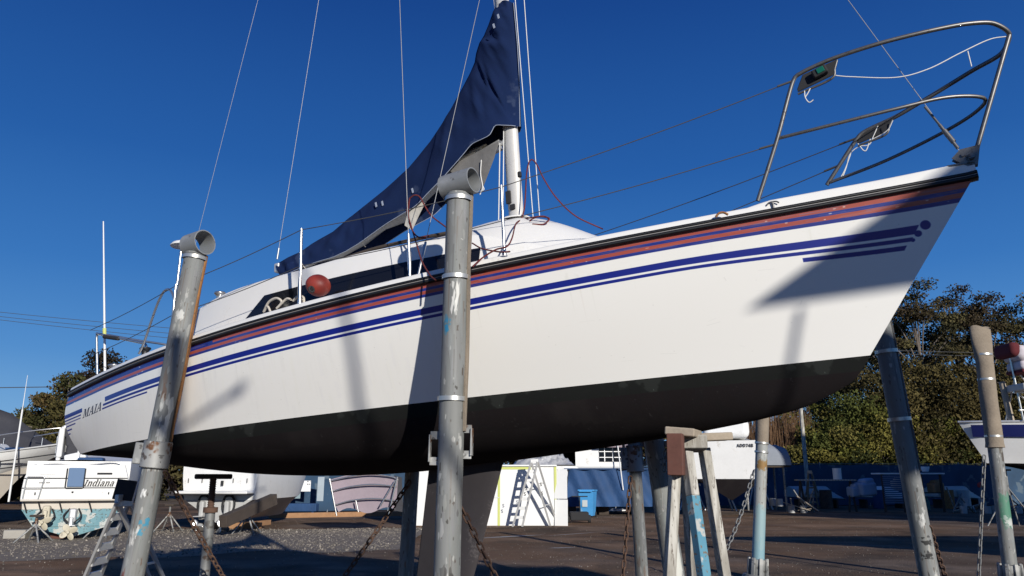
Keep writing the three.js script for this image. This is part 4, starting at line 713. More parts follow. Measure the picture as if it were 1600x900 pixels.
{ // wooden trestle under the bow
  const c = PZ(1080, 700, -5.55), base = V(c.x, 0, c.z);
  const t = thing('timber_trestle', 'weathered timber trestle with one sky-blue leg under the forefoot', 'trestle', base);
  const L = (px, py, z) => PZ(px, py, z).sub(base);
  const foot = (a, px, py, z) => { const b = L(px, py, z), d = b.clone().sub(a); return a.clone().addScaledVector(d, -a.y / d.y); };
  const cap = part('cap_beam', [bar(L(1084, 690, -5.30), L(1081, 698, -6.15), .18, .09, UP, .01)], MAT.timberGrey, t);
  const a1 = L(1056, 712, -5.28), a2 = L(1073, 706, -5.26), a3 = L(1100, 700, -5.75), a4 = L(1071, 720, -6.0);
  part('leg', [bar(a1, foot(a1, 1046, 900, -5.2), .066, .06, V(.3, 0, 1), .006)], MAT.timberGrey, t);
  const bl = foot(a2, 1100, 900, -5.1);
  part('leg', [bar(a2, a2.clone().lerp(bl, .17), .065, .065, V(.5, 0, 1), .006)], MAT.timberGrey, t);
  part('leg', [bar(a2.clone().lerp(bl, .17), bl, .0665, .0665, V(.5, 0, 1), .006)], MAT.timberBlue, t).userData.label = 'sky-blue painted leg';
  part('leg', [bar(a3, foot(a3, 1132, 900, -5.75), .07, .066, V(.5, 0, 1), .006)], MAT.timberGrey, t);
  part('leg', [bar(a4, foot(a4, 1082, 900, -6.2), .066, .066, V(.5, 0, 1), .006)], MAT.timberGrey, t);
  part('end_block', [rbx(.105, .27, .10, .008, L(1056, 710, -5.2).x, L(1056, 710, -5.2).y, L(1056, 710, -5.2).z, 0, -.35, -.02)], MAT.timberRed, t).userData.label = 'red-brown end block';
  part('cross_brace', [bar(a1.clone().lerp(foot(a1, 1046, 900, -5.2), .75), a3.clone().lerp(foot(a3, 1132, 900, -5.75), .75), .09, .03, V(0, 0, 1), .004)], MAT.timberDark, t);
  const wd = (px, py, z, w, h, d, ry, rz, label, m) => { const p = PZ(px, py, z); const o = part('timber_wedge', [rbx(w, h, d, .012, 0, 0, 0, 0, ry, rz)], m); o.position.copy(p); tag(o, label, 'timber block'); };
  wd(1068, 676, -5.35, .20, .055, .3, -.4, -.10, 'weathered timber wedge on the trestle, tight under the forefoot', MAT.timber);
  wd(1112, 683, -5.6, .26, .055, .16, .1, .04, 'short weathered board sticking out beyond the trestle cap', MAT.timber);
}
{ // screw prop under the after body
  const top = toW(V(1.42, -.30, .15)), base = V(top.x, 0, top.z), h = top.y;
  const o = thing('screw_prop', 'slim screw jack prop under the after part of the hull', 'prop', base);
  part('tube', [cyl(V(0, .02, 0), V(0, h * .76, 0), .048, .048, 16), new THREE.CylinderGeometry(.11, .12, .03, 18).translate(0, .015, 0)], MAT.galvRust, o);
  part('screw', [cyl(V(0, h * .74, 0), V(0, h - .03, 0), .03, .03, 12), ...[...Array(14)].map((_, i) => new THREE.TorusGeometry(.031, .005, 5, 14).rotateX(Math.PI / 2).translate(0, h * .78 + i * (h * .2 / 14), 0))], MAT.rust, o);
  part('collar_nut', [new THREE.CylinderGeometry(.075, .075, .05, 8).translate(0, h * .775, 0)], MAT.rust, o);
  part('head_pad', [rbx(.34, .05, .18, .015, 0, h - .02, 0, 0, .5, .0)], MAT.timberDark, o);
}
{ // keel blocks
  for (const [x, n] of [[3.88, 'aft'], [4.22, 'forward']]) { const p = toW(V(x, -1.56, 0)), o = part('keel_block', [rbx(.28, p.y - .012, .7, .01, 0, p.y / 2, 0, 0, BYAW, 0)], MAT.timberDark); o.position.set(p.x, 0, p.z); tag(o, 'stacked timber block under the ' + n + ' end of the keel', 'timber block'); }
}
function ladder(name, label, P, rails, steps, mat, w = .06, d = .025) {
  const o = thing(name, label, 'ladder', V((P.fl.x + P.fr.x) / 2, 0, (P.fl.z + P.fr.z) / 2)); const s = (p) => p.clone().sub(o.position);
  for (const [a, b] of [['tl', 'fl'], ['tr', 'fr']]) part('rail', [bar(s(P[a]), s(P[b]), d, w, V(0, 0, 1), .004)], mat, o);
  for (const [a, b] of [['tl', 'bl'], ['tr', 'br']]) part('rear_leg', [bar(s(P[a]), s(P[b]), d, w * .8, V(0, 0, 1), .004)], mat, o);
  for (let i = 1; i <= steps; i++) { const t = i / (steps + 1); part('tread', [bar(s(P.tl.clone().lerp(P.fl, t)), s(P.tr.clone().lerp(P.fr, t)), .03, .085, UP, .004)], mat, o); }
  for (let i = 1; i <= 2; i++) { const t = i / 3; part('rear_brace', [bar(s(P.tl.clone().lerp(P.bl, t)), s(P.tr.clone().lerp(P.br, t)), .02, .03, UP, .003)], mat, o); }
  part('top_cap', [bar(s(P.tl).add(V(-.02, .01, 0)), s(P.tr).add(V(.02, .01, 0)), .05, .14, UP, .008)], mat, o);
  return o;
}
{
  const z = -9.2;
  const P = { tl: PZ(184, 784, z), tr: PZ(202, 783, z - .25), fl: G(112, 950), fr: G(142, 938), bl: G(243, 925), br: G(262, 918) };
  ladder('step_ladder', 'aluminium step ladder standing behind the leaning rust-streaked prop', P, 2, 6, MAT.alloy, .07, .03);
  const pl = part('dark_plank', [rbx(.22, .23, .035, .006, 0, .06, 0, -.15, .1, -.12)], MAT.blackMatt); pl.position.copy(PZ(194, 774, z - .1)); tag(pl, 'black board propped on the top of the aluminium step ladder', 'board');
}

// ------------------------------------------------------------------ boats and clutter round the yard
function hull(o) {   // planing or sailing hull: x forward from the transom, y up from the keel line
  const { L, B, hs, hb, hc, topMat, botMat, rake = .18, flare = 1.0, trB = .9 } = o, n = 36, tp = [[], []], bt = [[], []];
  const beam = (s) => B / 2 * (trB + (1 - trB) * Math.sin(Math.min(1, s / .45) * Math.PI / 2)) * Math.pow(Math.max(0, 1 - Math.pow(s, 2.6)), .75);
  const dk = []; const rowsT = { 1: [], '-1': [] }, rowsB = { 1: [], '-1': [] }; const sh = { 1: [], '-1': [] };
  for (let i = 0; i <= n; i++) {
    const s = i / n, b = beam(s), ht = lerp(hs, hb, s * s), cb = b * lerp(.9, .55, smooth(.4, 1, s)) * flare, ch = lerp(hc, lerp(hc, ht, o.bowRise ?? .45), smooth(.45, 1, s)), kk = lerp(0, ch * .9, smooth(.6, 1, s) ** 1.5);
    for (const sg of [1, -1]) {
      const xT = s * L, xC = s * (L - rake * L * smooth(.5, 1, s));
      const r = []; for (let j = 0; j <= 8; j++) { const t = j / 8; r.push(V(lerp(xT, xC, t), lerp(ht, ch, t), sg * (lerp(b, cb, t) + .04 * Math.sin(Math.PI * t) * Math.min(1, b)))); } rowsT[sg].push(r); sh[sg].push(V(xT, ht, sg * b));
      const q = []; for (let j = 0; j <= 6; j++) { const t = j / 6; q.push(V(xC, lerp(ch, kk, Math.pow(t, o.round ? 1.6 : 1)), sg * cb * (o.round ? Math.sqrt(Math.max(0, 1 - t * t)) : 1 - t))); } rowsB[sg].push(q);
    }
    dk.push([V(s * L, ht - .01, b), V(s * L, ht + .04, 0), V(s * L, ht - .01, -b)]);
  }
  const cap = (rt) => { const a = []; for (let j = 0; j < rt[1][0].length; j++) a.push([rt[1][0][j], rt['-1'][0][j]]); return grid(a); };
  return { top: [grid(rowsT[1]), grid(rowsT['-1'], null, true), cap(rowsT), grid(dk, null, true)], bottom: [grid(rowsB[1]), grid(rowsB['-1'], null, true), cap(rowsB)], sheer: sh, beam };
}
function boat(name, label, group, pos, heading, o) {
  const g = thing(name, label, 'boat', pos, group); g.rotation.y = heading;
  const h = hull(o); const lift = o.lift || 0; const sh = (m) => { m.position.y = lift; return m; };
  sh(part('hull_side', h.top, o.topMat, g)); sh(part('hull_bottom', h.bottom, o.botMat, g));
  for (const sg of [1, -1]) sh(part('rubbing_strake', [tube(h.sheer[sg], .03, 6, 60)], o.strake || MAT.blackMatt, g));
  g.userData.h = h; delete g.userData.h;
  return { g, h, lift };
}
const BG = 'boats stored round the yard';
function stand(label, p, h, w, mat = MAT.galvRust, ry = 0) {   // small four-legged steel boat stand
  const o = thing('boat_stand', label, 'stand', p, 'low steel stands under the stored boats'); o.rotation.y = ry;
  part('stem', [cyl(V(0, h * .55, 0), V(0, h - .03, 0), .03)], mat, o);
  for (const [x, z] of [[1, 1], [1, -1], [-1, 1], [-1, -1]]) part('leg', [cyl(V(x * w, 0, z * w), V(0, h * .68, 0), .02, .02, 8)], mat, o);
  part('pad', [rbx(.25, .05, .2, .015, 0, h - .015, 0)], MAT.timberDark, o);
}
{ // the motor cruiser whose transom reads Indiana
  const A = G(24, 846), B = G(190, 842), W = B.distanceTo(A), c = A.clone().add(B).multiplyScalar(.5); c.y = 0;
  const yaw = Math.atan2(-(B.z - A.z), B.x - A.x);   // transom runs along local x
  const g = thing('motor_cruiser', 'white motor cruiser with aqua underside, its transom lettered Indiana', 'boat', c, BG); g.rotation.y = yaw;
  const hw = W / 2, y = (py) => PZ(107, py, c.z).y;
  const H = hull({ L: 7.6, B: W * 1.06, hs: 1.86, hb: 2.3, hc: .75, trB: .95 });
  const rot = (gs) => gs.map((q) => q.clone().rotateY(Math.PI / 2).translate(0, 0, -.12));
  part('hull_side', rot(H.top).map((q) => q), MAT.white, g).position.y = .02;
  part('hull_bottom', rot(H.bottom), MAT.aqua, g).position.y = .18;
  // transom moulding in three lapped steps
  const slab = (y0, y1, w0, w1, zz, m = MAT.white, nm = 'transom_panel') => { const s = new THREE.Shape([[-w0, y0], [w0, y0], [w1, y1], [-w1, y1]].map((p) => new THREE.Vector2(...p))); return part(nm, [new THREE.ExtrudeGeometry(s, { depth: .1, bevelEnabled: true, bevelSize: .012, bevelThickness: .02, bevelSegments: 2 }).translate(0, 0, zz)], m, g); };
  slab(y(780), y(763), hw, hw, -.02); slab(y(761.5), y(748), hw, hw * .985, -.025); slab(y(746.5), y(727), hw * .985, hw * .90, -.04);
  slab(y(795), y(781), hw * .97, hw * .99, -.16, MAT.beige, 'platform_underside'); 
  part('swim_step', [rbx(W * 1.0, .05, .2, .02, 0, y(781), .06)], MAT.beige, g);
  slab(y(822), y(796), hw * .72, hw * .97, -.13, MAT.aqua, 'transom_bottom'); slab(y(838), y(823), hw * .06, hw * .70, -.128, MAT.aqua, 'transom_bottom');
  for (const [py, w] of [[762.3, 1], [747.3, .985]]) part('seam_trim', [bx(W * w + .01, .022, .02, 0, y(py), .098)], MAT.blackMatt, g);
  const door = part('transom_door', [rbx(.36, y(731) - y(761), .05, .03, (105.5 - 107) / 163 * W, (y(731) + y(761)) / 2, .10)], MAT.blueDoor, g);
  part('door_frame', [pipe([V(-.21, y(763) + .03, .105), V(-.21, y(732), .105)].map((p) => p.add(V((105.5 - 107) / 163 * W, 0, 0))), .018, 6), pipe([V(.19, y(732), .105), V(.19, y(763), .105), V(-.21, y(763), .105), V(-.21, y(740), .105)].map((p) => p.add(V((105.5 - 107) / 163 * W, 0, 0))), .016, 6, .04)], MAT.blackMatt, g);
  const X = (px) => (px - 107) / 163 * W;
  part('boarding_ladder', [pipe([V(X(29), y(778), .13), V(X(31), y(745), .13), V(X(58), y(745), .13), V(X(52), y(780), .13)], .016, 6, .05), cyl(V(X(30), y(763), .13), V(X(55), y(763), .13), .014)], MAT.stainless, g);
  const tx = part('name_lettering', [new THREE.PlaneGeometry(.70, .23).translate(X(143), y(755), .112)], lettering('Indiana', .70, .23, 'italic bold SIZE serif', '#050506', { size: .98, skew: -.14 }), g, true);
  part('vent_grille', [rbx(.34, .045, .02, .008, X(150), y(740), .09)], MAT.blackMatt, g);
  part('name_plate', [rbx(.34, .05, .012, .005, X(60), y(740), .09)], MAT.alloy, g);
  part('small_badge', [rbx(.03, .07, .012, .004, X(46), y(771), .1), rbx(.03, .06, .012, .004, X(160), y(771), .1), rbx(.045, .045, .012, .01, X(103), y(769), .1)], MAT.blackMatt, g);
  part('rego_print', [new THREE.PlaneGeometry(.30, .12).translate(X(58), y(754), .102)], lettering('SHELL HBR', .3, .12, 'bold SIZE sans-serif', '#3a3a3c', { size: .38 }), g, true);
  // two stern drives
  const drive = (px, pyTop, pyProp, m) => {
    const d = part('stern_drive', [rbx(.17, .34, .2, .05, X(px), lerp(y(pyTop), y(pyProp), .3), .08), rbx(.09, .35, .26, .03, X(px), lerp(y(pyTop), y(pyProp), .68), .14), rbx(.24, .02, .34, .008, X(px), lerp(y(pyTop), y(pyProp), .72), .2), new THREE.SphereGeometry(.075, 14, 10).scale(1, 1, 2).translate(X(px), y(pyProp), .22)], m, g);
    const pg = []; for (let k = 0; k < 4; k++) { const b = new THREE.SphereGeometry(.085, 12, 8).scale(1, 1.15, .16).translate(0, .11, 0); b.rotateY(.55); b.rotateZ(k * Math.PI / 2 + .5); pg.push(b.translate(X(px), y(pyProp), .40)); }
    part('propeller', [...pg, cyl(V(X(px), y(pyProp), .30), V(X(px), y(pyProp), .48), .045, .03)], MAT.cream, d);
    for (const s of [-1, 1]) part('steering_hose', [tube([V(X(px) + s * .1, y(pyTop), -.02), V(X(px) + s * .19, y(pyTop + 11), .15), V(X(px) + s * .07, y(pyTop + 21), .2)], .02, 6)], MAT.blackMatt, d);
  };
  drive(67, 795, 814, MAT.cream); drive(108, 795, 830, MAT.alloy);
  for (const px of [30, 52, 84, 130, 172]) part('trim_ram', [cyl(V(X(px), y(783), .05), V(X(px + 6), y(801), -.02), .018)], MAT.blackMatt, g);
  // cockpit arch with folded dark canopy
  part('arch', [pipe([V(X(60), y(725), -1.0), V(X(58), y(664), -1.0), V(X(116), y(657), -1.05), V(X(122), y(700), -1.05)], .055, 8, .2)], MAT.white, g);
  part('arch_panel', [rbx(.14, .75, .4, .05, X(61), y(690), -1.1)], MAT.white, g);
  part('folded_canopy', [0, 1, 2, 3].map((k) => rbx(.36 - k * .04, .30, .5, .06, X(76 + k * 2), y(672 + k * 13), -1.15, .1 * k, .2, .12 * Math.sin(k * 2))), MAT.charcoalCloth, g);
  part('seat_back', [rbx(.5, .3, .35, .05, X(92), y(716), -.8, 0, 0, .25), rbx(.06, .32, .06, .015, X(98), y(713), -.5)], MAT.whitePaint, g);
  part('blue_cushion', [rbx(.6, .16, .5, .05, X(118), y(719), -.7)], MAT.blueTarp, g);
  part('gunwale_rail', [tube([V(X(35), y(727), -.02), V(X(60), y(724.5), -.05), V(X(92), y(726), -.05)], .014, 6), tube([V(X(120), y(726), -.05), V(X(160), y(722.5), -.05), V(X(180), y(727), -.05)], .014, 6)], MAT.stainless, g);
  stand('small steel stand under the left half of the aqua transom', G(52, 848), .62, .3); stand('small steel stand under the right half of the aqua transom', G(157, 842), .68, .3);
  const kb = part('keel_support', [rbx(.5, .32, .5, .02, 0, .16, 0)], MAT.timberRed); kb.position.copy(G(100, 842)); tag(kb, 'red-brown block under the keel of the cruiser lettered Indiana', 'timber block');
  const cb = part('concrete_block', [rbx(.5, .22, .4, .02, 0, .11, 0, 0, .2, 0)], mottled([.34, .32, .28], 1, .1)); cb.position.copy(G(26, 842)); tag(cb, 'pale block on the gravel beside the cruiser lettered Indiana', 'block');
}
{ // neighbour to the left with beige lower hull, and the one under the dark cover
  const p = G(-40, 826); p.y = 0;
  const b = boat('cabin_cruiser', 'cream cabin cruiser with beige lower hull beside the lettered cruiser', BG, V(PZ(118, 690, -24.5).x - 8.6, 0, -24.5), R(6), { L: 8.6, B: 3, hs: 1.35, hb: 2.25, hc: .75, lift: .4, topMat: MAT.white, botMat: MAT.beige, strake: MAT.greyHull });
  part('coachroof', [rbx(3.4, .5, 1.7, .22, 4.2, 2.15, 0, 0, 0, .10)], MAT.white, b.g);
  part('side_stripe', [tube(b.h.sheer[1].map((q) => V(q.x, q.y - .30 + .4, q.z * .97 + .05)), .02, 5, 40), tube(b.h.sheer[1].map((q) => V(q.x, q.y - .52 + .4, q.z * .94 + .05)), .02, 5, 40)], MAT.blackMatt, b.g);
  part('porthole', [new THREE.TorusGeometry(.12, .02, 8, 20).translate(6.4, 2.05, 1.22), new THREE.CylinderGeometry(.12, .12, .02, 20).rotateX(Math.PI / 2).translate(6.4, 2.05, 1.22)], MAT.blackMatt, b.g);
  part('bow_rail', [tube([V(5, 2.5, 1.0), V(6.5, 2.8, .8), V(7.8, 3.0, .5), V(8.4, 3.05, 0), V(7.8, 3.0, -.5), V(6.5, 2.8, -.8)], .02, 6, 60), ...[[5.5, .95], [6.8, .75], [7.8, .45]].flatMap(([x, z]) => [cyl(V(x, 2.1, z), V(x, 2.75, z), .015), cyl(V(x, 2.1, -z), V(x, 2.75, -z), .015)])], MAT.stainless, b.g);
  stand('steel stand under the cream cabin cruiser', V(p.x - 1, 0, p.z + .6), .9, .4);
  // dark covered boat further back
  const q = PZ(20, 700, -27); 
  const g = thing('covered_boat', 'stored boat under a tall peaked charcoal cover', 'boat', V(q.x - .5, 0, -27), BG);
  const rows = []; for (let i = 0; i <= 12; i++) { const t = i / 12, x = lerp(-5, 2.9, t), top = lerp(4.0, 3.75, t) - 1.55 * smooth(.55, 1, t), r = []; for (let j = 0; j <= 14; j++) { const u = j / 14 * 2 - 1; r.push(V(x, lerp(top, 2.05, Math.pow(Math.abs(u), 1.2)) - .06 * Math.sin(j * 1.9 + i * 1.3), u * 1.6)); } rows.push(r); }
  part('cover', [grid(rows)], MAT.charcoalCloth, g);
  part('cover_side_panel', [grid([[V(-2.2, 3.5, 1.0), V(-1.9, 3.4, 1.05)], [V(-1.9, 2.2, 1.66), V(-1.2, 2.1, 1.66)]])], MAT.sailcloth, g);
  const H = hull({ L: 8.5, B: 3, hs: 1.5, hb: 1.7, hc: .6 }); const hm = part('hull_side', H.top, MAT.white, g); hm.position.set(-5, .6, 0); const hb = part('hull_bottom', H.bottom, MAT.bottomPaint, g); hb.position.set(-5, .6, 0);
  part('blue_side_curtain', [rbx(2.2, .45, .04, .01, 1.4, 2.2, 1.5)], MAT.blueTarp, g);
  const m0 = PZ(23, 720, -24), ant = part('antenna_pole', [cyl(V(0, -1.2, 0), V(0, PZ(23, 640, -24).y - m0.y, 0), .03, .025), cyl(V(0, PZ(23, 640, -24).y - m0.y, 0), V(0, PZ(23, 586, -24).y - m0.y, 0), .012, .006)], MAT.whitePaint); ant.position.copy(m0); tag(ant, 'slim white whip aerial rising in front of the charcoal boat cover', 'antenna');
}
{ // twin stern drive boat seen under the hull
  const A = G(258, 836), B = G(386, 832), W = B.distanceTo(A), c = A.clone().add(B).multiplyScalar(.5); c.y = 0; c.z -= .6;
  const g = thing('sport_boat', 'white sport boat with two chromed stern drives and long swim platform', 'boat', c, BG); g.rotation.y = -.06;
  const H = hull({ L: 8.2, B: W * 1.12, hs: 1.75, hb: 2.35, hc: .62, trB: .93 }); const rot = (gs) => gs.map((q) => q.clone().rotateY(Math.PI / 2));
  part('hull_side', rot(H.top), MAT.white, g).position.y = .25; part('hull_bottom', rot(H.bottom), MAT.greyHull, g).position.y = .25;
  const y = (py) => PZ(320, py, c.z).y, hw = W / 2;
  part('swim_platform', [rbx(W * 1.0, .08, .55, .03, 0, y(769), .3)], MAT.white, g);
  part('platform_edge', [rbx(W * 1.0, .018, .56, .008, 0, y(772), .3)], MAT.blackMatt, g);
  part('charcoal_cover', [rbx(W * 1.02, .5, 3.4, .15, 0, 2.1, -1.6)], MAT.charcoalCloth, g);
  for (const k of [-1, 1]) {
    const x = k * W * .17;
    const d = part('stern_drive', [rbx(.26, .5, .12, .08, x, y(789), .06), rbx(.14, .5, .22, .05, x, y(797), .16), rbx(.26, .025, .4, .01, x, y(806), .24), new THREE.SphereGeometry(.09, 14, 10).scale(1, 1, 2).translate(x, y(822), .24)], MAT.greyHull, g);
    part('drive_ring', [new THREE.TorusGeometry(.2, .035, 8, 22).scale(.85, 1.3, 1).translate(x, y(788), .1)], MAT.blackMatt, d);
    const pg = []; for (let q = 0; q < 3; q++) { const b = new THREE.SphereGeometry(.1, 12, 8).scale(.85, 1.15, .16).translate(0, .12, 0); b.rotateY(.55); b.rotateZ(q * Math.PI * 2 / 3 + .4); pg.push(b.translate(x, y(823), .44)); }
    part('propeller', [...pg, cyl(V(x, y(823), .3), V(x, y(823), .52), .05, .03)], MAT.stainless, d);
  }
  part('transom_fitting', [rbx(.08, .14, .03, .01, .1, y(755), .06), ...[-.9, -.5, .4, .8].map((q) => rbx(.02, .12, .02, .004, q, y(751), .03))], MAT.blackMatt, g);
  const tb = (p0, p1, w, h, m, label) => { const a = p0, b2 = p1, o = thing('timber_beam', label, 'timber', V((a.x + b2.x) / 2, 0, (a.z + b2.z) / 2)); part('beam', [bar(a.clone().sub(o.position), b2.clone().sub(o.position), w, h, UP, .01)], m, o); };
  const bp = G(345, 826), bq = G(425, 812);
  tb(PZ(348, 815, -20.4), PZ(428, 780, -22.5), .22, .3, MAT.timberDark, 'dark timber beam leaning under the sport boat');
  tb(V(bp.x - .8, .09, bp.z + .1), V(bp.x + 1.2, .09, bp.z), .18, .17, MAT.timberOrange, 'orange-brown sleeper lying on the gravel below the sport boat');
  tb(G(385, 820, .08), G(420, 816, .08), .16, .15, MAT.timberOrange, 'short orange-brown offcut beside the sport boat');
  tb(G(420, 806, .09), G(640, 802, .09), .2, .18, MAT.timberOrange, 'long orange-brown kerb log below the blue fence mesh');
  stand('steel stand under the sport boat stern', G(385, 834), .75, .3);
  stand('steel stand under the sport boat near the lettered cruiser', G(262, 832), .75, .3);
}
// ---- blue mesh fence with boards, behind the sport boat
function fence(label, a, b, h, mat, name = 'mesh_fence') {
  const o = thing(name, label, 'fence', a), d = b.clone().sub(a), L = d.length(); o.rotation.y = Math.atan2(-d.z, d.x);
  const n = Math.max(2, Math.round(L / 2.6));
  const rows = []; for (let i = 0; i <= n * 4; i++) { const x = L * i / (n * 4), r = []; for (let j = 0; j <= 5; j++) r.push(V(x, .05 + (h - .05) * j / 5 - (j === 5 ? .05 * Math.abs(Math.sin(i * Math.PI / 4)) : 0), .04 * Math.sin(i * 1.3 + j))); rows.push(r); }
  part('mesh', [grid(rows), grid(rows.map((r) => r.map((p) => V(p.x, p.y, p.z - .012))), null, true)], mat, o);
  for (let i = 0; i <= n; i++) part('fence_post', [cyl(V(L * i / n, 0, -.06), V(L * i / n, h + .1, -.06), .03, .03, 8)], MAT.galv, o);
  part('top_wire', [cyl(V(0, h + .02, -.05), V(L, h + .02, -.05), .012, .012, 6)], MAT.galv, o);
  return o;
}
{
  const a = G(405, 803), b = G(660, 797);
  fence('blue mesh fence behind the sport boat and bimini frame', V(a.x, 0, a.z - .4), V(b.x + 1, 0, b.z - .4), 2.35, MAT.blueMesh);
  const sg = (px0, py0, px1, py1, m, nm, label, dz) => { const p = PZ(px0, py0, a.z + dz), q = PZ(px1, py1, a.z + dz), o = part(nm, [rbx(Math.abs(q.x - p.x), Math.abs(q.y - p.y), .03, .008)], m); o.position.set((p.x + q.x) / 2, (p.y + q.y) / 2, a.z + dz); return tag(o, label, 'board'); };
  sg(442, 749, 469, 779, M({ color: RGB(.22, .30, .32), roughness: .7 }), 'grey_board', 'pale grey-green board fixed on the blue mesh fence', .1);
  const nb = sg(470, 751, 485, 768, M({ roughness: .7, map: canvasTex(128, 128, (c) => { c.fillStyle = '#e8e8e6'; c.fillRect(0, 0, 128, 128); c.fillStyle = '#333'; for (let y = 18; y < 120; y += 14) for (let x = 8; x < 116; x += rr(10, 26)) c.fillRect(x, y, rr(4, 9), 5); c.fillStyle = '#555'; c.fillRect(8, 8, 60, 10); }) }), 'notice_board', 'small white notice board with rows of black print on the blue fence', .12);
  { const g2 = clean(new THREE.PlaneGeometry(.2, .2)); void g2; }
  sg(497, 745, 505, 783, mottled([.36, .42, .46], 1, .1), 'grey_panel_strip', 'narrow pale panel standing at the blue mesh fence', .08);
  const bench = thing('blue_bench', 'low blue trough standing below the boards on the mesh fence', 'trough', V(PZ(460, 795, a.z + .5).x, 0, a.z + .5));
  part('trough', [rbx(1.9, .32, .5, .04, 0, .28, 0)], MAT.blueTarp, bench); for (const x of [-.8, .8]) part('foot', [rbx(.1, .14, .4, .01, x, .07, 0)], MAT.blueTarp, bench);
}
{ // stored bimini: mauve canvas on a curved frame
  const z = -22.6, P = (px, py, dz = 0) => PZ(px, py, z + dz), c = G(570, 804); c.y = 0;
  const o = thing('bimini_frame', 'folding bimini with mauve canvas on pale hoops standing on the gravel', 'bimini', c); const s = (p) => p.sub(c);
  const hoop = (pts, r = .022) => tube(pts.map((p) => s(P(...p))), r, 6, 40);
  part('hoop', [hoop([[514, 752], [545, 745], [580, 741], [612, 745], [622, 750]])], MAT.stainless, o);
  part('hoop', [hoop([[518, 768], [545, 761], [580, 757], [620, 760]])], MAT.stainless, o);
  part('hoop', [hoop([[524, 789], [550, 782], [585, 779], [622, 783]])], MAT.stainless, o);
  const e = [[514, 750], [517, 768], [523, 788], [529, 800]], f = [[622, 747], [621, 761], [620, 783], [617, 798]];
  const rows = e.map((p, i) => { const r = []; for (let k = 0; k <= 14; k++) { const t = k / 14, q = f[i]; r.push(s(P(lerp(p[0], q[0], t), lerp(p[1], q[1], t) - (i === 3 ? 2 : 9) * Math.sin(Math.PI * t) - (i === 3 ? 5 * Math.sin(t * 9) : 0), -.06 - .1 * Math.sin(Math.PI * t)))); } return r; });
  part('canvas', [grid(rows)], MAT.mauve, o);
  part('dark_end_panel', [grid([[s(P(616, 743, -.3)), s(P(628, 746, -.5))], [s(P(616, 798, -.3)), s(P(630, 800, -.5))]])], MAT.charcoalCloth, o);
  for (const [p, q] of [[[515, 748], [526, 806]], [[556, 782], [560, 800]], [[621, 745], [607, 806]], [[618, 750], [594, 791]]]) part('strut', [cyl(s(P(...p, .1)), s(P(...q, .1)), .022)], MAT.stainless, o);
}
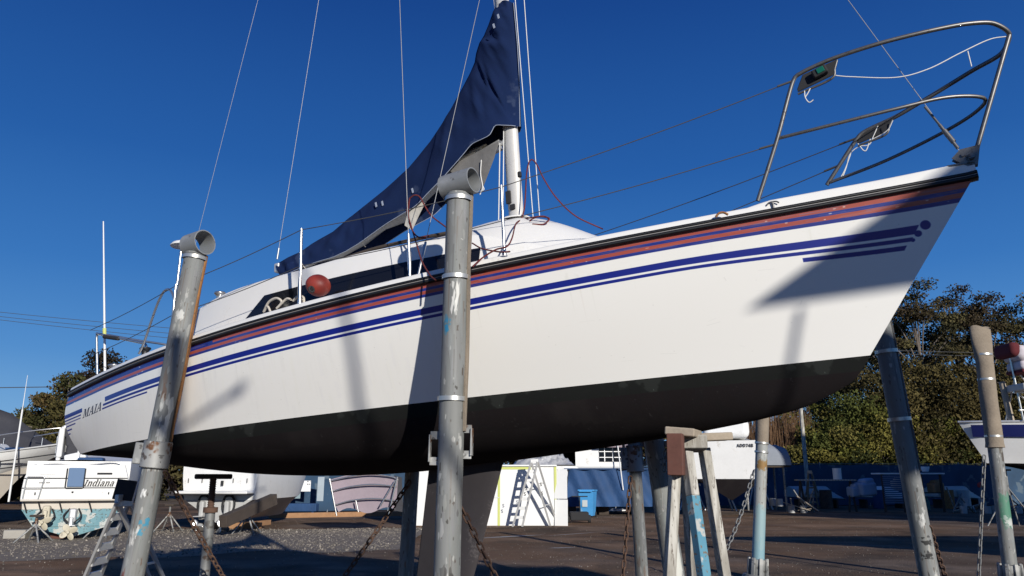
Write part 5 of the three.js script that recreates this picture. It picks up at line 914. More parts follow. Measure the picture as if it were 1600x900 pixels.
{ // white panel box with taped joints
  const z = -25.4, gl = (px) => PZ(px, 820, z), base = V(PZ(740, 800, z).x, 0, z);
  const o = thing('panel_shed', 'white panel box with lime taped joints behind the yacht keel', 'shed', base);
  const H = PZ(760, 729, z).y;
  const X = (px) => PZ(px, 780, z).x - base.x;
  const D = 3.2, x0 = X(632), x1 = X(868);
  for (const [a, b] of [[632, 690], [691, 779], [780, 866]]) part('wall_panel', [rbx(X(b) - X(a) - .015, H, .06, .008, (X(a) + X(b)) / 2, H / 2, 0)], MAT.panelWhite, o);
  part('side_panel', [rbx(.06, H, D, .008, x1 + .0, H / 2, -D / 2 - .05), rbx(.06, H, D, .008, x0 + .02, H / 2, -D / 2 - .05)], MAT.panelWhite, o);
  part('back_panel', [rbx(x1 - x0, H, .06, .008, (x0 + x1) / 2, H / 2, -D - .1)], MAT.panelWhite, o);
  part('roof_panel', [rbx(x1 - x0 + .1, .05, D + .2, .008, (x0 + x1) / 2, H + .03, -D / 2)], MAT.panelWhite, o);
  for (const px of [779.5, 868]) part('joint_tape', [bx(.075, H, .006, X(px), H / 2, .034)], MAT.limeTape, o);
  part('joint_tape', [bx(X(830) - X(740), .1, .006, (X(740) + X(830)) / 2, H - .04, .036)], MAT.limeTape, o);
  part('edge_rail', [bx(.02, H * .96, .01, X(873), H / 2, .034)], MAT.alloy, o);
  part('mid_rail', [bx(X(780) - X(690), .025, .012, (X(690) + X(780)) / 2, H * .47, .038)], MAT.alloy, o);
  // second, lower panel leaning at the right end
  const lp = thing('white_sheeting', 'white sheet leaning at the end of the taped panel box', 'panel', V(PZ(878, 800, z).x, 0, z + .0));
  part('upper_sheet', [rbx(.42, .92, .04, .006, -.03, 1.28, .05, -.06, -.25, 0)], MAT.panelWhite, lp); part('lower_sheet', [rbx(.42, .80, .04, .006, -.03, .4, .1, -.06, -.25, 0)], MAT.panelWhite, lp);
  const sheet = thing('crumpled_sheet', 'crumpled silver plastic sheet heaped on the white panel box', 'plastic sheet', V(PZ(850, 722, z).x, H + .06, z - .7));
  const rws = []; for (let i = 0; i <= 14; i++) { const r = []; for (let j = 0; j <= 22; j++) { const u = j / 22 * 2 - 1, v = i / 14 * 2 - 1; r.push(V(u * 1.0, .42 * (1 - u * u) * (1 - v * v) * (1 + .35 * Math.sin(i * 1.9 + j) + .3 * Math.sin(j * 2.3 - i)), v * .6)); } rws.push(r); }
  part('sheet', [grid(rws, null, true)], MAT.foil, sheet);
  // folding ladder leaning in front
  const zz = -24.3, P = (px, py, dz = 0) => PZ(px, py, zz + dz);
  const L = ladder('folding_ladder', 'alloy A-frame ladder opened in front of the white panel box', { tl: P(830, 722, -.2), tr: P(840, 721, -.2), fl: G(801, 823), fr: G(816, 823), bl: G(860, 822), br: G(871, 821) }, 2, 6, MAT.alloy, .11, .06);
  for (const [px, py] of [[822, 763], [820, 772], [845, 757], [847, 771]]) { const p = P(px, py, .5).sub(L.position); part('rail_letter', [new THREE.PlaneGeometry(.12, .16).translate(p.x, p.y, p.z)], lettering('S', .12, .16, 'bold SIZE sans-serif', '#101010', { size: .9 }), L, true); }
  // trolley and blue wheelie bin
  const tr = thing('hand_trolley', 'small dark hand trolley with push handle beside the panel box', 'trolley', G(905, 817));
  part('tray', [rbx(.62, .28, .5, .04, 0, .22, 0)], MAT.blackMatt, tr); part('handle', [cyl(V(.05, .3, -.1), V(.05, .85, -.2), .018), cyl(V(-.22, .85, -.2), V(.32, .85, -.2), .018)], MAT.blackMatt, tr);
  for (const x of [-.36, .34]) part('wheel', [new THREE.CylinderGeometry(.13, .13, .08, 18).rotateZ(Math.PI / 2).translate(x, .13, .05)], MAT.blackMatt, tr);
  const bp = G(919, 808), bin = thing('wheelie_bin', 'bright blue wheelie bin beside the blue tarpaulin', 'bin', bp); bin.rotation.y = -.3;
  const Hb = 1.06; const bs = (y, w, d) => [[-w, -d], [w, -d], [w, d], [-w, d], [-w, -d]].map(([x, zq]) => V(x, y, zq));
  part('body', [creased([bs(.06, .23, .26), bs(.95, .29, .34)].map((r) => r), [1, 2, 3]), bx(.58, .02, .68, 0, .94, 0)], MAT.binBlue, bin);
  part('lid', [rbx(.64, .06, .76, .025, 0, .99, 0, -.02, 0, 0), rbx(.5, .05, .1, .02, 0, .96, .39)], MAT.binBlue, bin);
  for (const x of [-.24, .24]) part('wheel', [new THREE.CylinderGeometry(.1, .1, .05, 18).rotateZ(Math.PI / 2).translate(x, .1, -.28)], MAT.blackMatt, bin);
  part('bin_label', [bx(.2, .42, .006, -.05, .6, .312, -.085, 0, 0)], M({ color: RGB(.5, .55, .55), roughness: .7 }), bin);
}
{ // caravan-like white cabin above a boat under a blue tarpaulin
  const z = -33, base = V(PZ(930, 780, z).x, 0, z), X = (px) => PZ(px, 760, z).x - base.x, Y = (py) => PZ(930, py, z).y;
  const o = thing('tarped_boat', 'white cabin boat with barred window, its hull wrapped in blue tarpaulin', 'boat', base, BG);
  const rows = []; for (let i = 0; i <= 20; i++) { const t = i / 20, x = lerp(X(880), X(1010), t), r = []; for (let j = 0; j <= 8; j++) { const v = j / 8; r.push(V(x + .2 * v, lerp(.35, Y(733), v), .9 + .35 * (1 - v) + .09 * Math.sin(i * 1.4 + j * .8) + .05 * Math.sin(i * 3.1))); } rows.push(r); }
  part('tarpaulin', [grid(rows, null, true), bx(X(1010) - X(880), .05, 2.6, (X(1010) + X(880)) / 2, Y(733), -.3), bx(X(1010) - X(880), Y(733) - .4, .05, (X(1010) + X(880)) / 2, Y(733) / 2 + .2, -1.6)], MAT.blueTarp, o);
  part('cabin', [rbx(X(1000) - X(850), Y(690) - Y(733), 2.2, .12, (X(1000) + X(850)) / 2, (Y(690) + Y(733)) / 2, -.3)], MAT.white, o);
  part('fore_cabin', [rbx(X(905) - X(850), 1.4, 2.0, .2, (X(850) + X(905)) / 2, Y(733) + .2, -.2)], MAT.white, o);
  const wx = (X(934) + X(976)) / 2, wy = (Y(700) + Y(722)) / 2, ww = X(976) - X(934), wh = Y(700) - Y(722);
  const win = part('window', [bx(ww, wh, .02, wx, wy, .812)], MAT.window, o);
  part('window_bar', [...[-.3, 0, .3].map((q) => bx(.035, wh, .03, wx + q * ww, wy, .83)), ...[-.2, .2].map((q) => bx(ww, .03, .03, wx, wy + q * wh, .832))], MAT.alloy, win);
  part('awning', [rbx(ww * 1.3, .12, .4, .03, wx, Y(697), .95, .25, 0, 0)], MAT.mauve, o);
  part('vent_pole', [cyl(V(X(967), Y(765), 1.25), V(X(961), Y(697), 1.2), .025)], MAT.whitePaint, o);
  for (const px of [890, 940, 990]) part('support_block', [rbx(.4, .5, 1.6, .02, X(px), .25, -.2)], MAT.timberDark, o);
  const bk = thing('bicycle_wheel_heap', 'heap of pale wheel rims and scrap under the blue tarpaulin', 'scrap', G(948, 800));
  for (const [x, y, rz, ry] of [[-.2, .3, 0, .3], [.15, .28, .1, -.5], [.45, .1, 1.4, 0]]) part('rim', [new THREE.TorusGeometry(.28, .02, 6, 26).rotateX(rz).rotateY(ry).translate(x, y, 0)], MAT.alloy, bk);
  part('scrap_board', [rbx(1.3, .05, .3, .01, .3, .05, .1, 0, .2, .05)], MAT.whitePaint, bk);
}
{ // white boat on trestles seen past the forefoot
  const z = -31, base = V(PZ(1150, 780, z).x, 0, z);
  const X = (px) => PZ(px, 720, z).x - base.x, Y = (py) => PZ(1150, py, z).y;
  const b = boat('cabin_yacht', 'white high-sided boat with black underside raised on trestles', BG, base, 0, { L: .1, B: .1, hs: .1, hb: .1, hc: .05, topMat: MAT.white, botMat: MAT.bottomPaint });
  while (b.g.children.length) b.g.remove(b.g.children[0]);
  const H = hull({ L: 8, B: 3.2, hs: 2.25, hb: 2.75, hc: .8, trB: .88, rake: .1 });
  const put = (m) => { m.rotation.y = R(76); m.position.set(X(1133), 1.42 - .8, .6); return m; };
  put(part('hull_side', H.top, MAT.white, b.g)); put(part('hull_bottom', H.bottom, MAT.bottomPaint, b.g));
  put(part('boot_line', [tube(H.sheer[1].map((p) => V(p.x * .97, p.y - 1.42, p.z * .93 + .03)), .02, 5, 40)], MAT.blackMatt, b.g)); put(part('gunwale_strip', [tube(H.sheer[1].map((p) => V(p.x, p.y - .12, p.z + .02)), .025, 5, 40)], MAT.blackMatt, b.g));
  put(part('cabin', [rbx(3.6, .8, 1.9, .25, 4.2, 2.85, 0)], MAT.white, b.g)); put(part('cabin_window', [rbx(1.6, .3, 1.92, .08, 4.8, 2.95, 0)], MAT.window, b.g));
  put(part('hull_number', [new THREE.PlaneGeometry(.8, .25).rotateY(-Math.PI / 2).translate(-.03, 2.05, .62)], lettering('ADD74B', .9, .26, 'bold SIZE sans-serif', '#222', { size: .7 }), b.g, true));
  { const gc = thing('covered_dinghy', 'grey covered dinghy on a stand beyond the blue-painted prop', 'boat', V(PZ(1203, 780, -36).x, 0, -36), BG); const cv = []; for (let i = 0; i <= 8; i++) { const t = i / 8, r = []; for (let j = 0; j <= 12; j++) { const a = j / 12 * Math.PI; r.push(V(lerp(-1.4, .75, t) , 2.0 + (1.35 - .5 * t * t) * Math.sin(a) * (.9 + .05 * Math.sin(i * 2 + j)), 1.0 * Math.cos(a))); } cv.push(r); } part('cover', [grid(cv), grid([cv[8], cv[8].map((p) => V(p.x, 2.0, p.z))])], mottled([.22, .24, .27], 1.2, .12, { roughness: .9 }), gc); for (const [x, zq] of [[-.8, .7], [-.8, -.7], [.5, .7], [.5, -.7]]) part('stand_leg', [cyl(V(x, 0, zq), V(x, 2.0, zq * .9), .05)], MAT.galvRust, gc); part('frame_top', [bx(2.1, .1, 1.8, -.3, 1.96, 0)], MAT.timberDark, gc); }
  const tre = (px, py, label) => { const p = G(px, py), o = thing('steel_trestle', label, 'trestle', p, 'pale steel trestles under the raised white boat'); for (const [x, zq] of [[-.5, .35], [.5, .35], [-.5, -.35], [.5, -.35]]) part('leg', [cyl(V(x * 1.15, 0, zq), V(x * .42, 1.1, zq * .4), .035)], MAT.alloy, o); part('top_bar', [rbx(.95, .1, .3, .02, 0, 1.14, 0)], MAT.whitePaint, o); part('pad', [rbx(.8, .14, .3, .02, .1, 1.26, 0, 0, .1, .04)], MAT.timberDark, o); };
  tre(1128, 798, 'pale steel trestle under the raised white boat, clear of the chains'); tre(1185, 796, 'pale steel trestle under the raised white boat, behind the blue-painted prop'); tre(1080, 797, 'pale steel trestle under the raised white boat, behind the timber trestle');
}
{ // sailing boat on the right behind the carpet-topped prop
  const z = -24.5, bow = PZ(1503, 672, z), base = V(bow.x, 0, z);
  const g = thing('moored_sloop', 'white sloop with broad navy band and stainless frame behind the carpet-topped prop', 'boat', base, BG);
  const H = hull({ L: 9.5, B: 3.0, hs: 1.62, hb: 1.75, hc: .35, trB: .7, round: true, rake: .07, bowRise: .1 }); const lift = 1.42;
  const put = (m) => { m.rotation.y = Math.PI - .16; m.position.set(9.3, lift, 1.5); return m; };
  put(part('hull_side', H.top, MAT.white, g)); put(part('hull_bottom', H.bottom, MAT.bottomPaint, g));
  const bandR = (sg) => H.sheer[sg].slice(0, -1).map((p) => [0, 1, 2, 3].map((j) => V(p.x - .02 * j, p.y - .10 - .12 * j, p.z + sg * (.026 - .012 * j - (1 - p.x / 9.5 < .2 ? .03 * j * (.2 - (1 - p.x / 9.5)) * 5 : 0)))));
  put(part('navy_band', [grid(bandR(1)), grid(bandR('-1').map((r) => r), null, true)], MAT.navy, g));
  put(part('toe_rail', [tube(H.sheer[1], .035, 6, 60), tube(H.sheer['-1'], .035, 6, 60)], MAT.alloy, g));
  put(part('cabin', [rbx(4, .45, 1.7, .15, 4.4, 1.85, 0)], MAT.white, g));
  const X = (px) => PZ(px, 640, z).x - base.x, Y = (py) => PZ(1560, py, z).y, zz = 1.0, fr = [];
  const T = (a, b, r = .03) => fr.push(cyl(V(X(a[0]), Y(a[1]), a[2] ?? zz), V(X(b[0]), Y(b[1]), b[2] ?? zz), r, r, 8));
  T([1558, 558], [1564, 660]); T([1556, 618], [1640, 616]); T([1562, 620], [1600, 655]); T([1600, 655], [1640, 690]); T([1560, 645], [1640, 645]); T([1588, 590], [1590, 660], .02); T([1570, 592], [1582, 612], .025); T([1586, 590], [1600, 612], .03); T([1560, 600], [1560, 665, .2], .02); T([1620, 560], [1622, 660]);
  part('stainless_frame', fr, MAT.stainless, g);
  part('shelf_deck', [rbx(X(1640) - X(1556), .22, 1.0, .05, (X(1640) + X(1556)) / 2, Y(612), zz)], MAT.beige, g);
  part('timber_pole', [cyl(V(X(1553), Y(600), .6), V(X(1559), Y(664), .6), .09)], MAT.timber, g);
  part('rolled_canopy', [rbx(X(1592) - X(1556), .5, .9, .2, (X(1592) + X(1558)) / 2, Y(562), zz, 0, 0, -.12), rbx(X(1592) - X(1560), .3, .8, .12, (X(1592) + X(1562)) / 2, Y(580), zz, 0, 0, -.05)], mottled([.55, .5, .52], 1.2, .08, { roughness: .9 }), g);
  part('canopy_trim', [rbx(.35, .45, .95, .15, X(1557), Y(556), zz - .05)], MAT.maroon, g); part('canopy_trim', [rbx(X(1592) - X(1560), .1, .82, .03, (X(1592) + X(1562)) / 2, Y(588), zz)], MAT.maroon, g);
  part('yellow_rope', [tube([V(X(1592), Y(580), 1.5), V(X(1594), Y(595), 1.5), V(X(1593), Y(615), 1.5)], .03, 6)], MAT.limeTape, g);
  for (const [x, zq] of [[.7, .3], [1.6, 1.2], [3.5, 1.6]]) stand('steel stand under the ' + (x < 1 ? 'bow' : x < 2 ? 'forward part' : 'middle') + ' of the navy-banded sloop', V(base.x + x + .6, 0, z + zq - .5), lift + .3, .5);
}
{ // clutter along the far fence, in the shade
  const z = -41, a = PZ(1195, 760, z), b = PZ(1640, 760, z);
  fence('long blue mesh fence below the trees', V(a.x - 12, 0, z), V(b.x + 4, 0, z - 2), 2.15, MAT.blueMesh);
  const zz = -35, P = (px, py) => PZ(px, py, zz);
  const t = thing('work_table', 'long pale work bench in the shade below the fence', 'table', V(P(1420, 760).x, 0, zz));
  const w = P(1470, 740).x - P(1370, 740).x, h = P(1420, 740).y;
  part('table_top', [rbx(w, .06, .9, .01, 0, h, 0)], MAT.whitePaint, t); for (const x of [-.45, -.15, .15, .45]) part('leg', [bx(.08, h - .03, .08, x * w, h / 2 - .015, .3)], MAT.timberDark, t);
  part('corrugated_front', [...Array(14)].map((_, i) => bx(w * .28, .06, .03, -w * .33, h - .12 - i * .085, .45 + (i % 2) * .015)), M({ color: RGB(.10, .14, .22), roughness: .6 }), t);
  part('shelf', [bx(w * .55, .04, .7, w * .2, h * .5, 0)], MAT.timberDark, t);
  const item = (nm, label, cat, px, py, geos, m) => { const o = part(nm, geos, m); o.position.copy(P(px, py)); tag(o, label, cat); };
  item('white_mug', 'white bowl left on the long pale work bench', 'bowl', 1446, 737, [new THREE.LatheGeometry([[0, 0], [.12, 0], [.17, .14], [.18, .22], [.16, .22], [.15, .14], [0, .03]].map((q) => new THREE.Vector2(...q)), 18)], MAT.whitePaint);
  for (const [px, py, s, m, nm, lb] of [[1404, 757, .42, MAT.whitePaint, 'white_crate', 'white crate beneath the work bench beside the corrugated front'], [1424, 757, .4, MAT.beige, 'beige_crate', 'beige crate beneath the middle of the work bench'], [1438, 790, .5, M({ color: RGB(.05, .2, .18), roughness: .7 }), 'teal_tub', 'teal tub on the ground below the work bench'], [1462, 762, .45, MAT.timberOrange, 'brown_sack', 'brown sack slumped at the end of the work bench'], [1533, 758, .2, M({ color: RGB(.4, .03, .03), roughness: .6 }), 'red_can', 'small red can beyond the hanging chain'], [1352, 764, .6, M({ color: RGB(.25, .33, .45), roughness: .8 }), 'pale_bundle', 'pale blue bundle of sheeting on the ground by the fence'], [1336, 768, .45, M({ color: RGB(.3, .36, .46), roughness: .8 }), 'pale_bundle', 'smaller pale blue bundle beside the sheeting by the fence']]) { const o = part(nm, [rbx(s * 1.4, s, s, s * .22, 0, 0, 0, .05, .3, .06), rbx(s * 1.1, s * .5, s * .8, s * .2, s * .1, s * .5, 0, 0, .5, .1)], m); const q = P(px, py); o.position.set(q.x, Math.max(q.y, s * .5), q.z); tag(o, lb, 'clutter'); }
  const drum = part('white_drum', [new THREE.CylinderGeometry(.18, .18, .5, 18), new THREE.TorusGeometry(.18, .012, 6, 20).rotateX(Math.PI / 2).translate(0, .25, 0)], MAT.whitePaint); drum.position.copy(P(1308, 741)); tag(drum, 'white drum standing on the plank bench by the far fence', 'drum');
  const bn = thing('plank_bench', 'plank bench by the far fence holding a white drum', 'bench', V(P(1290, 760).x, 0, zz)); part('plank', [rbx(2.6, .06, .4, .01, 0, P(1308, 749).y - .03, 0)], MAT.timberGrey, bn); for (const x of [-1.1, 1.1]) part('trestle_leg', [bar(V(x - .2, 0, .1), V(x, P(1308, 749).y - .06, 0), .08, .06), bar(V(x + .2, 0, -.1), V(x, P(1308, 749).y - .06, 0), .08, .06)], MAT.timberDark, bn);
  ladder('wooden_ladder', 'small wooden step ladder by the far fence', { tl: P(1263, 738), tr: P(1268, 738), fl: G(1262, 796), fr: G(1279, 795), bl: G(1258, 792), br: G(1284, 791) }, 2, 4, MAT.timber, .07, .05);
  const din = (px, zq, ry, m, label) => { const o = thing('upturned_dinghy', label, 'dinghy', V(PZ(px, 760, zq).x, 0, zq), 'upturned dinghies along the far fence'); o.rotation.y = ry; const Hd = hull({ L: 2.9, B: 1.35, hs: .5, hb: .62, hc: .14, trB: .85 }); for (const [nm, gs] of [['hull_side', Hd.top], ['hull_bottom', Hd.bottom]]) { const mm = part(nm, gs, m, o); mm.rotation.x = Math.PI; mm.position.y = 1.05; } for (const x of [.5, 2.2]) part('bearer', [bx(.1, .42, 1.0, x, .21, 0)], MAT.timberDark, o); };
  din(1232, -39.3, .1, MAT.greyHull, 'grey upturned dinghy on bearers below the dry reeds'); din(1330, -39.5, -.1, MAT.white, 'white upturned dinghy on bearers behind the pale sheeting bundle'); din(1452, -39.4, .15, MAT.beige, 'beige upturned dinghy on bearers behind the work bench');
  const drumAt = (px, zq, m, label) => { const o = part('fuel_drum', [new THREE.LatheGeometry([[0, 0], [.28, 0], [.29, .02], [.28, .28], [.292, .3], [.28, .32], [.28, .56], [.292, .58], [.28, .6], [.28, .86], [.29, .88], [0, .88]].map((q) => new THREE.Vector2(...q)), 20)], m); o.position.set(PZ(px, 770, zq).x, 0, zq); tag(o, label, 'drum', 'drums along the far fence'); };
  drumAt(1290, -38.6, MAT.rust, 'rusty drum beside the white upturned dinghy'); drumAt(1372, -38.8, MAT.blueTarp, 'blue drum at the corrugated end of the work bench'); drumAt(1480, -38.7, MAT.rustOrange, 'orange rusty drum beside the beige upturned dinghy'); drumAt(1505, -38.9, MAT.greyHull, 'grey drum under the bow of the navy-banded sloop');
  const heap = (px, py, n, label) => { const o = thing('scrap_heap', label, 'scrap', V(P(px, py).x, 0, zz + 1)); for (let i = 0; i < n; i++) part(['offcut', 'pipe_length', 'tin'][i % 3], [i % 3 === 0 ? bar(V(rr(-1, 1), rr(.05, .3), rr(-.4, .4)), V(rr(-1.2, 1.2), rr(.1, .7), rr(-.4, .4)), .1, .03, UP) : i % 3 === 1 ? cyl(V(rr(-1, 1), .05, rr(-.4, .4)), V(rr(-1, 1), rr(.3, 1.1), rr(-.4, .4)), .03) : new THREE.CylinderGeometry(.14, .14, .3, 14).translate(rr(-1, 1), .15 + (i > 5 ? .3 : 0), rr(-.3, .5))], [MAT.timber, MAT.galvRust, MAT.greyHull][i % 3], o); };
  heap(1230, 770, 12, 'scrap of offcuts and tins below the grey stern cover'); heap(1490, 770, 14, 'scrap of pipes and offcuts beneath the navy-banded sloop'); heap(1560, 775, 12, 'scrap of tins and pipes behind the carpet-topped prop');
}
// ------------------------------------------------------------------ trees and shrubs
const leafMats = {};
function leafMat() { return leafMats.a || (leafMats.a = new THREE.MeshPhysicalMaterial({ vertexColors: true, roughness: .9, side: THREE.DoubleSide, transmission: 0, specularIntensity: .15 })); }
function foliage(blobs, count, size, cols, droop = 0) {   // many small folded leaf sprays through the crown's volume
  const pos = new Float32Array(count * 18), nor = new Float32Array(count * 18), col = new Float32Array(count * 18), A = V(0, 0, 0), B = V(0, 0, 0), Cn = V(0, 0, 0), n = V(0, 0, 0);
  const tot = blobs.reduce((s, b) => s + b.r ** 2, 0); let k = 0;
  for (const b of blobs) {
    const m = Math.min(count - k, Math.round(count * b.r ** 2 / tot)), tone = rr(.75, 1.25), cb = cols[(rnd() * cols.length) | 0];
    for (let i = 0; i < m; i++) {
      const u = V(rr(-1, 1), rr(-1, 1), rr(-1, 1)); const l = u.length(); if (l > 1) u.multiplyScalar(1 / l); u.multiplyScalar(.35 + .65 * Math.pow(rnd(), .6));
      const p = V(b.x + u.x * b.r * (b.sx || 1), b.y + u.y * b.r * (b.sy || .7), b.z + u.z * b.r);
      const a = V(rr(-1, 1), rr(-1, 1) - droop, rr(-1, 1)).normalize(), s = V(rr(-1, 1), rr(-1, 1), rr(-1, 1)).cross(a).normalize(), L = size * rr(.6, 1.5), w = size * rr(.22, .5), f = V(rr(-1, 1), rr(-1, 1), rr(-1, 1)).multiplyScalar(w * .5);
      const P0 = p, P1 = p.clone().addScaledVector(a, L * .5).addScaledVector(s, w).add(f), P2 = p.clone().addScaledVector(a, L), P3 = p.clone().addScaledVector(a, L * .5).addScaledVector(s, -w);
      const tri = [P0, P1, P2, P0, P2, P3]; const v = tone * rr(.6, 1.4), o = k * 18;
      const n1 = B.subVectors(P1, P0).cross(Cn.subVectors(P2, P0)).normalize().clone(), n2 = B.subVectors(P2, P0).cross(Cn.subVectors(P3, P0)).normalize().clone();
      for (let q = 0; q < 6; q++) { const t = tri[q], nn = q < 3 ? n1 : n2; pos[o + q * 3] = t.x; pos[o + q * 3 + 1] = t.y; pos[o + q * 3 + 2] = t.z; nor[o + q * 3] = nn.x; nor[o + q * 3 + 1] = nn.y; nor[o + q * 3 + 2] = nn.z; for (let c = 0; c < 3; c++) col[o + q * 3 + c] = cb[c] * v; }
      k++;
    }
  }
  const g = new THREE.BufferGeometry(); g.setAttribute('position', new THREE.BufferAttribute(pos.slice(0, k * 18), 3)); g.setAttribute('normal', new THREE.BufferAttribute(nor.slice(0, k * 18), 3)); g.setAttribute('color', new THREE.BufferAttribute(col.slice(0, k * 18), 3)); g.setAttribute('uv', new THREE.BufferAttribute(new Float32Array(k * 12), 2));
  return g;
}
function tree(name, label, group, x, z, h, spread, o) {
  const t = thing(name, label, o.cat || 'tree', V(x, 0, z), group), blobs = [], limbs = [];
  const th = h * (o.trunk || .4), r0 = o.r0 || h * .018;
  const top = V(rr(-.3, .3), h * .86, rr(-.3, .3));
  limbs.push(cyl(V(0, -.1, 0), V(rr(-.2, .2), th, rr(-.2, .2)), r0, r0 * .7, 8));
  const n = o.blobs || 22;
  for (let i = 0; i < n; i++) {
    const f = Math.pow((i + .5) / n, .8), y = lerp(th * (o.low || .75), h * (.9 + .1 * Math.cos(i * 5.3)), f), a = i * 2.4 + rr(-.5, .5), w = spread * Math.pow(Math.sin(Math.PI * lerp(.22, .97, f)), .8) * rr(.35, 1);
    const b = { x: Math.cos(a) * w, y, z: Math.sin(a) * w * .8, r: (o.br || .16) * spread * rr(.5, 1.6) + .12 * h * .25, sx: 1.1, sy: o.sy || .62 }; b.y = Math.min(b.y, h - b.r * .4); blobs.push(b);
    if (i % 2 === 0) { const s = V(0, lerp(th * .7, h * .7, f * .8), 0); limbs.push(tube([s, V(b.x * .45, lerp(s.y, b.y, .6), b.z * .45), V(b.x, b.y, b.z)], r0 * .3, 5, 8)); }
  }
  part('trunk', limbs, o.bark || MAT.bark, t);
  const c = part('crown', foliage(blobs, o.leaves || 9000, o.leaf || .24, o.cols, o.droop || 0), leafMat(), t, true);
  return t;
}
const OLIVE = [[.055, .048, .024], [.042, .040, .020], [.070, .056, .028], [.048, .036, .021], [.082, .070, .030]];
const BUSH = [[.095, .096, .022], [.066, .074, .020], [.13, .115, .028], [.050, .056, .018], [.10, .088, .025]];
const BROWN = [[.075, .060, .024], [.060, .052, .022], [.085, .068, .026]];
{
  const TG = 'tall dark trees behind the right of the yard', at = (px, d) => PZ(px, 745, -d).x;
  const H = (py, d) => PZ(1400, py, -d).y;
  const spec = [[1340, 470, 58, 5.2], [1400, 452, 54, 4.6], [1462, 432, 52, 4.4], [1520, 440, 55, 4.4], [1570, 452, 52, 4.2], [1625, 455, 55, 4.8], [1690, 470, 54, 5], [1290, 520, 60, 5]];
  const TL = ['dark feathery tree partly hidden by the yacht stem', 'dark feathery tree rising over the scuffed leaning prop', 'tallest dark feathery tree, between the leaning prop and the carpet-topped prop', 'dark feathery tree directly behind the carpet-topped prop', 'dark feathery tree over the pale rolled canopy of the sloop', 'dark feathery tree over the stern of the navy-banded sloop', 'dark feathery tree beyond the navy-banded sloop', 'lower dark tree behind the yellow-green shrubs'];
  spec.forEach(([px, py, d, sp], i) => tree('dark_tree', TL[i], TG, at(px, d), -d, H(py, d), sp, { cols: OLIVE, leaves: 15000, leaf: .16, blobs: 50, br: .11, trunk: .35, sy: .5, low: .8, r0: .16 }));
  const BGp = 'shrubs behind the far fence';
  [[1300, 632, 47, 2.6], [1345, 618, 46, 3.0], [1245, 645, 48, 2.4], [1385, 640, 45, 2.4], [1320, 660, 44.5, 2.2], [1275, 668, 44.5, 2.0]].forEach(([px, py, d, sp], i) => tree('leafy_shrub', 'yellow-green leafy shrub ' + ['rising behind the plank bench', 'rising tallest under the yacht forefoot', 'beside the dry reeds', 'touching the scuffed leaning prop', 'low behind the pale sheeting bundle', 'low behind the white drum'][i], BGp, at(px, d), -d, H(py, d), sp, { cat: 'shrub', cols: BUSH, leaves: 11000, leaf: .15, blobs: 26, br: .27, trunk: .2, sy: .8, low: .4, r0: .08 }));
  [[1440, 560, 48, 3.2], [1490, 575, 47, 3.0], [1400, 590, 47, 2.6], [1545, 585, 48, 3.4], [1600, 570, 48, 3.4], [1660, 560, 48, 3.6]].forEach(([px, py, d, sp], i) => tree('brown_shrub', 'tall brownish feathery shrub ' + ['midway between the leaning prop and carpet-topped prop', 'beside the bow of the navy-banded sloop', 'just past the scuffed leaning prop', 'directly behind the carpet-topped prop', 'behind the rolled canopy of the sloop', 'beyond the stern of the sloop'][i], BGp, at(px, d), -d, H(py, d), sp, { cat: 'shrub', cols: BROWN, leaves: 11000, leaf: .17, blobs: 28, br: .3, trunk: .2, sy: 1.0, low: .35, r0: .08, droop: -.4 }));
  [[1430, 655, 46.5, 2.2], [1480, 660, 46.5, 2.2], [1385, 668, 46, 1.8], [1530, 668, 47, 2.2], [1590, 660, 47.5, 2.4]].forEach(([px, py, d, sp], i) => tree('low_shrub', 'low green shrub over the fence ' + ['behind the work bench', 'behind the beige upturned dinghy', 'at the scuffed leaning prop', 'at the sloop bow', 'below the sloop frame'][i], BGp, at(px, d), -d, H(py, d), sp, { cat: 'shrub', cols: BUSH, leaves: 7000, leaf: .15, blobs: 20, br: .32, trunk: .2, sy: .8, low: .3, r0: .06 }));
  { // dry reeds
    const g = [], o = thing('dry_reeds', 'patch of dry orange-brown reeds behind the raised white boat', 'reeds', V(at(1225, 46), 0, -46));
    const stems = []; for (let i = 0; i < 900; i++) { const x = rr(-2.6, 1.6), z = rr(-1.5, 1), h = H(638, 46) * rr(.7, 1.08); stems.push(clean(cyl(V(x, 0, z), V(x + rr(-.35, .35), h, z + rr(-.3, .3)), .02, .008, 3, true))); }
    part('stems', mergeGeometries(stems), mottled([.20, .115, .06], .6, .3, { roughness: 1 }), o).userData.kind = 'stuff';
  }
  const LG = 'trees behind the boats on the left';
  [[140, 552, 44, 2.6, OLIVE], [92, 590, 42, 3.0, BROWN], [55, 618, 43, 2.6, BROWN], [115, 640, 40, 3, BROWN], [175, 600, 45, 3, OLIVE]].forEach(([px, py, d, sp, c]) => tree('yard_tree', { 140: 'dark rounded tree behind the white whip antenna at the stern', 92: 'brown-green tree between the charcoal cover and the yacht stern', 55: 'small brown-green tree over the charcoal boat cover', 115: 'low brown-green tree just above the lettered cruiser', 175: 'dark tree mostly hidden behind the yacht stern' }[px], LG, at(px, d), -d, H(py, d), sp, { cols: c === OLIVE ? [[.040, .026, .018], [.03, .024, .016]] : [[.07, .06, .022], [.055, .055, .022], [.085, .06, .025]], leaves: 14000, leaf: .15, blobs: 34, br: .22, trunk: .3, sy: .7, low: .5, r0: .14 }));
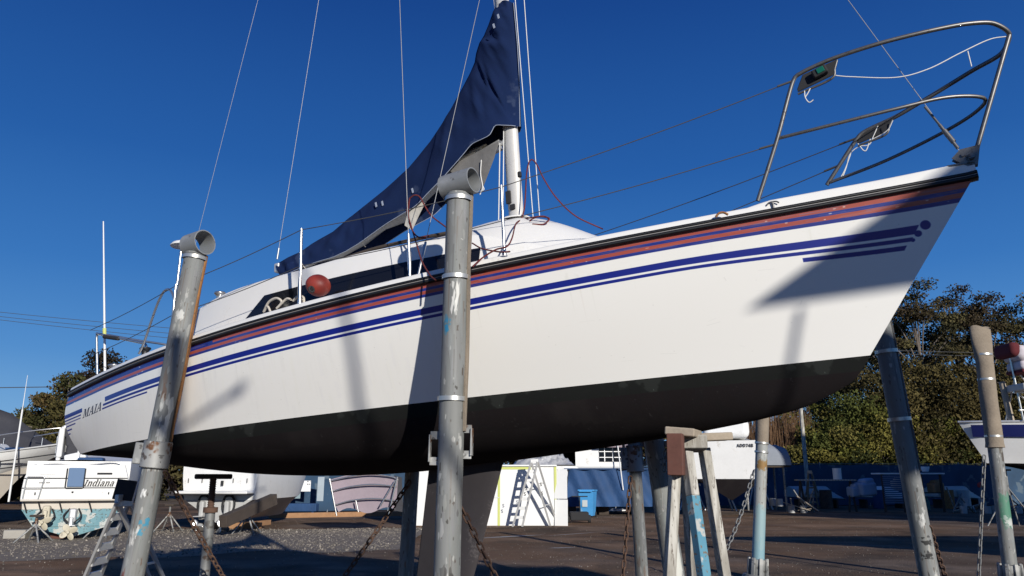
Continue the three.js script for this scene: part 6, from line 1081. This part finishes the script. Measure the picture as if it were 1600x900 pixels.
  // backdrop shrubs low behind the boats so that the yard is closed off
  for (let i = 0; i < 16; i++) { const d = 52 + rr(-2, 4), px = -40 + i * 86; tree('hedge_tree', 'dark tree in the belt that closes off the yard behind the boats', 'belt of trees behind the yard', at(px, d), -d, rr(3.6, 4.6), 3.2, { cols: OLIVE, leaves: 3000, leaf: .3, blobs: 16, br: .3, trunk: .25, sy: .8, low: .3, r0: .1 }); }
  // pale leaning pole among the shrubs, power lines and their poles
  const pole = part('leaning_pole', [cyl(V(0, 0, 0), PZ(1251, 636, -40).sub(V(PZ(1264, 780, -40).x, 0, -40)), .11, .09)], MAT.timberGrey); pole.position.set(PZ(1264, 780, -40).x, 0, -40); tag(pole, 'pale leaning pole in front of the dry reeds', 'pole');
  const line = (label, a, b, sag, r = .02) => { const pts = []; for (let i = 0; i <= 20; i++) { const t = i / 20, p = a.clone().lerp(b, t); p.y -= sag * 4 * t * (1 - t); pts.push(p.sub(a)); } const o = part('power_line', [tube(pts, r, 5, 40)], MAT.darkWire); o.position.copy(a); tag(o, label, 'power line', 'overhead power lines'); };
  const D = -62;
  line('overhead line above the stern, topmost of three', PZ(-160, 470, D), PZ(600, 536, D), .3); line('overhead line above the stern, middle of three', PZ(-160, 476, D), PZ(600, 546, D), .3); line('overhead line above the stern, lowest of three', PZ(-160, 480, D), PZ(600, 556, D), .3);
  line('single overhead line left of the trees behind the stern', PZ(-160, 608, D), PZ(400, 600, D), 0, .035);
  line('upper overhead line in front of the dark trees', PZ(1380, 547, -48), PZ(1760, 551, -48), .1, .018); line('lower overhead line in front of the dark trees', PZ(1380, 552, -48), PZ(1760, 557, -48), .1, .018); line('sagging overhead line in front of the brown shrubs', PZ(1380, 610, -48), PZ(1760, 640, -48), .3, .015);
}

// ------------------------------------------------------------------ the yard outside the frame, known by the shadows it throws
{
  const SR = V(Math.cos(SUN_AZ), 0, -Math.sin(SUN_AZ)), SH = V(Math.sin(SUN_AZ), 0, Math.cos(SUN_AZ));
  const at = (u, a, y) => SR.clone().multiplyScalar(u).addScaledVector(SH, a).add(V(0, y, 0));
  const hv = (v, a) => (v + a * Math.sin(SUN_EL)) / Math.cos(SUN_EL);
  // flybridge cruiser on stands behind the photographer: its canopy, poles and cabin shade the yacht's bow
  const base = at(2.7, 6.1, 0), c = thing('flybridge_cruiser', 'flybridge cruiser with canvas canopy standing opposite the yacht, out of view', 'boat', base, BG);
  c.rotation.y = SUN_AZ;   // its length runs across the sun
  const loc = (u, v, da = 0) => V(u - 2.7, hv(v, 6.1), da);
  const H = hull({ L: 9.5, B: 2.8, hs: 1.7, hb: 2.1, hc: .6, trB: .92 });
  const put = (m) => { m.position.y = .9; return m; };
  put(part('hull_side', H.top, MAT.white, c)); put(part('hull_bottom', H.bottom, MAT.bottomPaint, c));
  part('cabin', [rbx(4.6, 1.25, 2.2, .15, 2.8, 3.2, 0)], MAT.white, c);
  part('cabin_window', [rbx(3.6, .5, 2.22, .05, 2.8, 3.3, 0)], MAT.window, c);
  const sh = new THREE.Shape([[3.56, 3.74], [4.78, 4.42], [5.6, 3.95], [6.6, 3.86], [6.6, 2.85], [5.35, 2.85], [4.95, 3.55], [4.34, 3.645]].map(([u, v]) => { const p = loc(u, v); return new THREE.Vector2(p.x, p.y); }));
  part('side_curtain', [new THREE.ExtrudeGeometry(sh, { depth: .03, bevelEnabled: false })], MAT.charcoalCloth, c);
  for (const u of [3.84, 4.62, 5.6, 6.5]) part('canopy_pole', [cyl(loc(u - .06, 2.2), loc(u, 3.66), .02)], MAT.stainless, c);
  part('outrigger_pole', [cyl(V(.2, 2.9, .2), loc(1.38, 3.79), .03), cyl(loc(1.38, 3.79), loc(.95, 5.4), .028, .022)], MAT.alloy, c);
  part('davit_arm', [cyl(loc(.54, 4.2, .6).add(V(0, .2, 0)), loc(-.1, 4.08, .6).add(V(0, .2, 0)), .026), new THREE.SphereGeometry(.05, 12, 10).translate(...loc(.54, 4.2, .6).add(V(0, .2, 0)).toArray()), cyl(loc(-.1, 4.08, .6).add(V(0, .2, 0)), V(.15, 2.8, .6), .045)], MAT.alloy, c);
  part('radar_mast', [cyl(V(-2.4, 2.6, .3), loc(.02, 4.85, .3), .09, .075)], MAT.white, c); part('mast_platform', [rbx(.6, .12, .5, .04, -2.4, 2.6, .3), bar(V(-2.4, 2.55, .3), V(.3, 2.4, .3), .12, .12)], MAT.white, c);
  for (const [x, z] of [[1.5, 1], [1.5, -1], [5.5, 1], [5.5, -1]]) part('stand_leg', [cyl(V(x, 0, z * 1.1), V(x, 1.5, z), .06)], MAT.galvRust, c);
  // boat on stands just right of the frame
  const d = boat('stored_launch', 'white launch on stands just beyond the carpet-topped prop, out of view', BG, V(19.5, 0, -11.0), Math.PI, { L: 10.6, B: 2.6, hs: 2.0, hb: 2.3, hc: .6, lift: 1.05, topMat: MAT.white, botMat: MAT.bottomPaint });
  for (const x of [2, 5, 8]) part('stand_leg', [cyl(V(x, 0, 0), V(x, 1.3, 0), .1)], MAT.galvRust, d.g);
  // tall boat shed further right
  const s = thing('boat_shed', 'tall grey boat shed beside the yard, out of view', 'shed', V(28.1, 0, -18.5));
  const wall = M({ color: RGB(.28, .29, .30), roughness: .7 });
  part('wall', [bx(16, 10.3, .12, 0, 5.15, -1.5), bx(16, 10.3, .12, 0, 5.15, 1.5), bx(.12, 10.3, 2.88, -8, 5.15, 0), bx(.12, 10.3, 2.88, 8, 5.15, 0)], wall, s);
  part('roof', [bx(16.4, .15, 3.4, 0, 10.42, 0, .06, 0, 0)], wall, s);
}
renderer.render(scene, camera);
